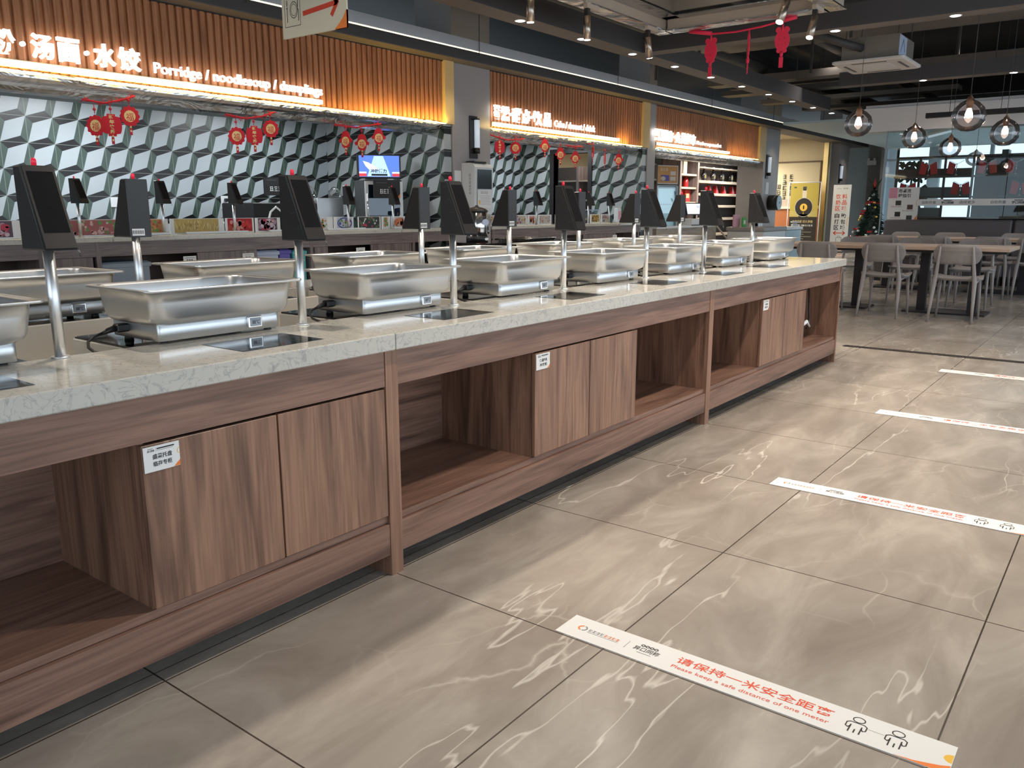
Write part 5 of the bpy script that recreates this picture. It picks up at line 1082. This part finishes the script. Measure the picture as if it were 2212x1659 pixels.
# ceiling cassette
t = thing('ceiling_air_conditioner', 'white ceiling cassette air conditioner hanging under the dark slab', 'air conditioner', (11.4, 2.96, 2.9))
m = MB(); m.loft([rrect(.90, .80, .05, 4, 0), rrect(.94, .84, .05, 4, .012), rrect(.94, .84, .05, 4, .035), rrect(.90, .80, .04, 4, .045)], 'ac_white', sm=False); m.build('panel', t)
m = MB(); m.box(-.25, .25, -.33, -.30, -.004, 0, 'grey_plastic'); m.box(-.25, .25, .30, .33, -.004, 0, 'grey_plastic'); m.box(-.38, -.35, -.2, .2, -.004, 0, 'grey_plastic'); m.box(.35, .38, -.2, .2, -.004, 0, 'grey_plastic'); m.box(-.2, .2, -.2, .2, -.003, 0, 'white_paint'); m.build('vent_slots', t)
m = MB(); m.box(-.37, .37, -.33, .33, .045, .30, 'curtain_metal'); m.box(-.375, -.02, -.335, -.33, .05, .29, 'pale_blue'); m.line([(-.3, -.337, .1), (-.2, -.337, .25), (-.1, -.337, .12)], .01, 'ink', (0, -1, 0)); m.build('body', t)
m = MB(); m.tube([(-.37, .1, .18), (-.6, .2, .2), (-.8, .6, .35), (-.8, 1.2, .5)], .05, 'duct_dark'); m.build('duct', t)
m = MB()
for a in (-.33, .33):
    for b in (-.3, .3): m.cyl((a, b, .3), (a, b, 1.1), .005, 'wire', n=6)
m.build('hanger_rods', t)

# ------------------------------------------------------------------ hung ceiling frame with chandelier ring, spots and ornaments
t = thing('ceiling_frame', 'hung tan ceiling frame with mirrored underside, top centre', 'ceiling frame', (5.6, 3.3, 2.88))
def rail(x0, x1, y0, y1): return MB().box(x0, x1, y0, y1, 0, .10, 'frame_tan', .004).box(x0 - .02, x1 + .02, y0 - .02, y1 + .02, -.012, -.001, 'duct_steel')
rail(-3.0, 2.27, .72, .84).build('rail', t); rail(2.15, 2.27, -.80, .70).build('rail', t); rail(-3.0, 2.27, -.94, -.82).build('rail', t); rail(-3.1, -2.98, -.8, .7).build('rail', t)
m = MB(); m.box(-2.9, 2.1, .60, .62, .14, .62, 'curtain_metal'); m.box(2.05, 2.07, -.75, .6, .14, .62, 'curtain_metal'); m.box(-2.9, 2.1, -.77, -.75, .14, .62, 'curtain_metal'); m.box(-2.95, 2.12, -.8, .65, .62, .65, 'frame_tan'); m.build('coffer', t, 'fabric sided raised coffer')
m = MB(); m.box(-2.98, 2.12, .55, .72, .09, .10, 'duct_steel'); m.box(2.02, 2.15, -.8, .7, .09, .10, 'duct_steel'); m.box(-2.98, 2.12, -.82, -.65, .09, .10, 'duct_steel'); m.build('mirror_lining', t)
for x, y in ((-2, .78), (1.3, .78), (1.9, -.88), (-1, -.88)): MB().cyl((x, y, .1), (x, y, 1.12), .012, 'cream_board', n=8).build('hanger_rod', t)
t = thing('ring_chandelier', 'glowing pale ring light inside the ceiling frame', 'chandelier', (7.35, 3.15, 3.2)); m = MB(); m.tube([(.42 * math.cos(a), .42 * math.sin(a), 0) for a in [2 * PI * i / 40 for i in range(41)]], .022, 'ring_white', 8); m.build('ring', t)
for a in (0, 2.1, 4.2): MB().cyl((.42 * math.cos(a), .42 * math.sin(a), 0), (.0, .0, .33), .002, 'wire', n=5).build('wire', t)
def spot(x, y, z, tx, ty, lb):
    t = thing('track_spotlight', lb, 'spotlight', (x, y, z), 0, 'bronze track spotlights on the ceiling frame')
    d = Vector((tx, ty, -1)).normalized(); a = Vector((0, 0, .0)); b = d * .19
    m = MB(); m.cyl(a, b, .031, 'frame_bronze', n=18); m.build('barrel', t); m = MB(); m.cyl(b, b + d * .003, .027, 'lamp_disc', n=16); m.build('lens', t)
    m = MB(); m.box(-.02, .02, -.02, .02, -.01, .06, 'black_plastic', .003); m.box(-.03, .17, -.02, .02, .06, .10, 'frame_tan', .003); m.build('track_adapter', t)
    lamp('SPOT', 'spot_beam', (x + b.x * 1.2, y + b.y * 1.2, z + b.z * 1.2), 30, (1, .86, .68), .03, rot=d.to_track_quat('-Z', 'Y').to_euler(), spot=1.3)
steel('frame_bronze', (.46, .38, .31), .25, .35)
spot(5.5, 4.02, 2.775, .02, 0, 'bronze spotlight farthest left on the ceiling frame'); spot(6.32, 4.02, 2.77, .03, 0, 'bronze spotlight in the middle of the frame side'); spot(7.36, 4.0, 2.76, .28, .0, 'bronze spotlight near the frame corner, tilted'); spot(7.55, 2.50, 2.77, -.42, .05, 'bronze spotlight right of the red charms'); spot(6.75, 2.46, 2.75, -.5, .1, 'bronze spotlight at the top edge above the red charms')
m = MB(); pts = [(7.9, 3.83, 2.87), (7.9, 3.6, 2.82), (7.9, 3.35, 2.81), (7.9, 3.1, 2.825), (7.9, 2.78, 2.87)]; m.tube(pts, .009, 'lace_red', 6); m.tube([(7.9, 3.83, 2.87), (7.9, 3.6, 2.825)], .02, 'lace_red', 6); m.tube([(7.9, 2.95, 2.845), (7.9, 2.78, 2.87)], .02, 'lace_red', 6); tag(m.build('garland'), 'red garland strung along the ceiling frame end', 'garland')
def charm():
    t = thing('paper_charm', '', 'decoration')
    m = MB(); m.tube([(0, 0, .155), (0, 0, .08)], [.006, .014], 'lace_red', 8); m.build('cord', t)
    m = MB(); P = []
    for i in range(64):
        a = 2 * PI * i / 64 + PI / 2; r = 1; P.append((.066 * math.cos(a), .092 * math.sin(a)))
    m.prism(P, 'xz', -.005, .005, 'lace_red')
    for s in (-1, 1):
        for q, w_ in ((.05, .02), (.03, .026)): m.prism([(s * .02 + .9 * w_ * math.cos(a) + s * q * .5, .092 + w_ * 1.1 * math.sin(a)) for a in [2 * PI * i / 12 for i in range(12)]], 'xz', -.004 - .0005 * q, .004 + .0005 * q, 'lace_red')
        m.prism([(s * .025 + .022 * math.cos(a), -.088 + .02 * math.sin(a)) for a in [2 * PI * i / 12 for i in range(12)]], 'xz', -.0046, .0046, 'lace_red')
    for x, z in ((.025, .01), (-.02, .02), (.0, -.04), (.03, -.03), (-.03, -.02), (.01, .05)): m.disc((x, -.0056, z), U, V, .006, .009, 'flag_red', 8); m.disc((x, .0056, z), U, V, .006, .009, 'flag_red', 8)
    m.build('charm_body', t)
    m = MB(); m.cyl((0, 0, -.10), (0, 0, -.14), .017, 'lace_red', r1=.012, n=10); m.box(-.018, .018, -.004, .004, -.235, -.145, 'lace_red'); m.build('tassel', t)
    return t
c0 = charm()
for i, (y, z, a, lb) in enumerate(((3.60, 2.665, 1.45, 'left of the three under the ceiling frame'), (3.22, 2.655, .5, 'edge-on one between the other two'), (2.90, 2.68, 1.7, 'right of the three, next to a spotlight'))):
    lab = 'bright red lace paper charm, ' + lb
    if i == 0: c0.location = (7.9, y, z); c0.rotation_euler = (0, 0, a); c0['label'] = lab; c0['group'] = 'red lace charms under the ceiling frame'
    else: dup(c0, (7.9, y, z), a, lab)

# ------------------------------------------------------------------ hanging direction sign
t = thing('direction_sign', 'cream hanging sign with a red arrow and 取餐区, top left', 'sign', (3.2, 3.82, 2.12), PI / 2 * 3)
m = MB(); m.box(-.27, .27, -.006, .006, 0, .32, 'cream_board')
m.build('sign_board', t)
m = MB(); y = -.0068; m.T = Matrix.Identity(4)
m.ring((-.165, y, .145), U, V, .033, .043, .004, 'ink'); m.ring((-.165, y, .145), U, V, .024, .031, .003, 'ink')
m.line([(-.245, y, .06), (-.245, y, .25), (-.11, y, .25), (-.11, y, .06), (-.245, y, .06)], .003, 'ink', (0, -1, 0))
for k in (-.005, 0, .005): m.line([(-.223 + k, y, .17), (-.223 + k, y, .20)], .002, 'ink', (0, -1, 0))
m.ring((-.223, y, .165), U, V, .006, .008, .003, 'ink', a0=PI, a1=2 * PI); m.line([(-.223, y, .16), (-.223, y, .085)], .005, 'ink', (0, -1, 0)); m.line([(-.125, y, .085), (-.125, y, .14), (-.132, y, .15), (-.126, y, .205)], .005, 'ink', (0, -1, 0))
m.build('meal_icon', t, 'black outline plate, fork and knife icon')
m = MB(); m.text('取餐区', (-.08, y, .19), U, V, w=.22, h=.075, m='sign_red', bold=.02)
m.line([(-.08, y, .115), (.19, y, .135)], .026, 'sign_red', (0, -1, 0)); m.line([(.15, y, .185), (.20, y, .137), (.155, y, .08)], .026, 'sign_red', (0, -1, 0)); m.build('arrow_lettering', t, 'red arrow and characters')
m = MB(); m.prism([(.27, 0), (.27, .09), (.24, .05), (.20, .02), (.17, 0)], 'xz', -.0066, .0066, 'orange_ink'); m.build('corner_stripe', t)
for s in (-.22, .22): MB().cyl((s, 0, .32), (s, 0, 1.88), .003, 'wire', n=6).build('suspension_wire', t)

# ------------------------------------------------------------------ downlights
dl = None
def downlight(x, y, lb, g, big=.045):
    global dl
    if dl is None:
        t = thing('downlight', lb, 'downlight', (x, y, 2.925), 0, g)
        m = MB(); m.ring((0, 0, -.002), (1, 0, 0), (0, 1, 0), .05, .05, .014, 'white_plastic', 16); m.cyl((0, 0, -.003), (0, 0, 0), .056, 'white_plastic', n=16); m.build('trim_ring', t)
        m = MB(); m.cyl((0, 0, -.0045), (0, 0, -.003), .043, 'lamp_disc', n=16); m.build('lens', t); dl = t
    else: dup(dl, (x, y, 2.925), 0, lb, g)
for i in range(11):
    x = 5.62 + i * 1.09 - .0; x = 5.62 + i * 1.088
    downlight(x, 5.02, 'downlight under the long beam, %s from the left' % ORD[i], 'downlights under the long beam')
    lamp('SPOT', 'downlight_or_fill_beam', (x, 5.02, 2.90), 42, (1, .90, .76), .04, spot=1.9)
for i in range(19):
    x = 4.56 + i * 1.10
    downlight(x, 6.90, 'downlight in the canopy soffit over the stall fronts, %s from the left' % ORD[i], 'downlights in the canopy soffit')
    if x > 3: lamp('SPOT', 'downlight_or_fill_beam', (x, 6.6, 2.9), 9, (1, .88, .70), .04, spot=1.7)
for x in (0.2, 1.3, 2.4, 3.5): lamp('SPOT', 'downlight_or_fill_beam', (x, 6.6, 2.9), 9, (1, .88, .70), .04, spot=1.7)
for i, (x, y) in enumerate(((9.02, 2.77), (9.02, 1.68), (13.15, 2.78), (13.15, 1.68))):
    downlight(x, y, 'downlight under the %s cross beam, %s one' % (('near', 'near', 'far', 'far')[i], ('left', 'right')[i % 2]), 'downlights under the cross beams'); lamp('SPOT', 'downlight_or_fill_beam', (x, y, 2.9), 14, (1, .88, .74), .04, spot=1.8)
# assumed unseen spots, added outside the frame to warm and brighten island and floor
for x, y, e in ((2.4, .85, 110), (4.2, .85, 110), (6.0, .85, 110), (7.8, .85, 110), (3.0, -.7, 60), (5.6, -.7, 70), (2.6, 3.9, 105), (.2, 4.0, 105), (4.6, 3.9, 105), (1.6, 2.6, 95), (3.7, 2.6, 105), (5.3, 1.9, 80), (4.9, 2.8, 105), (6.2, 2.9, 105)): lamp('SPOT', 'downlight_or_fill_beam', (x, y, 2.95), e, (1, .88, .74), .06, spot=2.1, blend=.9)
for x, y in ((12.0, 1.5), (12, 3.4), (14.6, 2.4), (14.6, .4), (11, .2), (14.4, 4.4)): lamp('SPOT', 'downlight_or_fill_beam', (x, y, 3.6), 60, (1, .92, .85), .08, spot=2.4, blend=1)  # added fill spots without fittings, to brighten the dining area and white bulkhead
# lights inside the stalls
for x, y, e in ((1.5, 8.1, 24), (4.2, 8.3, 28), (6.4, 8.2, 22), (10.2, 8.3, 30), (12, 8.6, 18), (16, 9.3, 60), (20.5, 9.0, 60), (22.6, 9.3, 70), (14.0, 8.8, 12)): lamp('AREA', 'stall_light', (x, y, 2.36 if x < 13 else 2.46), e, (1, .95, .86) if x > 13 else (.93, .97, 1), .9, .25, (0, 0, 0))
lamp('AREA', 'corridor_light', (22.5, 3.0, 2.58), 60, (.8, .92, 1), 2.5, .3)
lamp('AREA', 'lounge_light', (21.5, 8.6, 3.0), 70, (1, .88, .68), 2.0, 1.0)
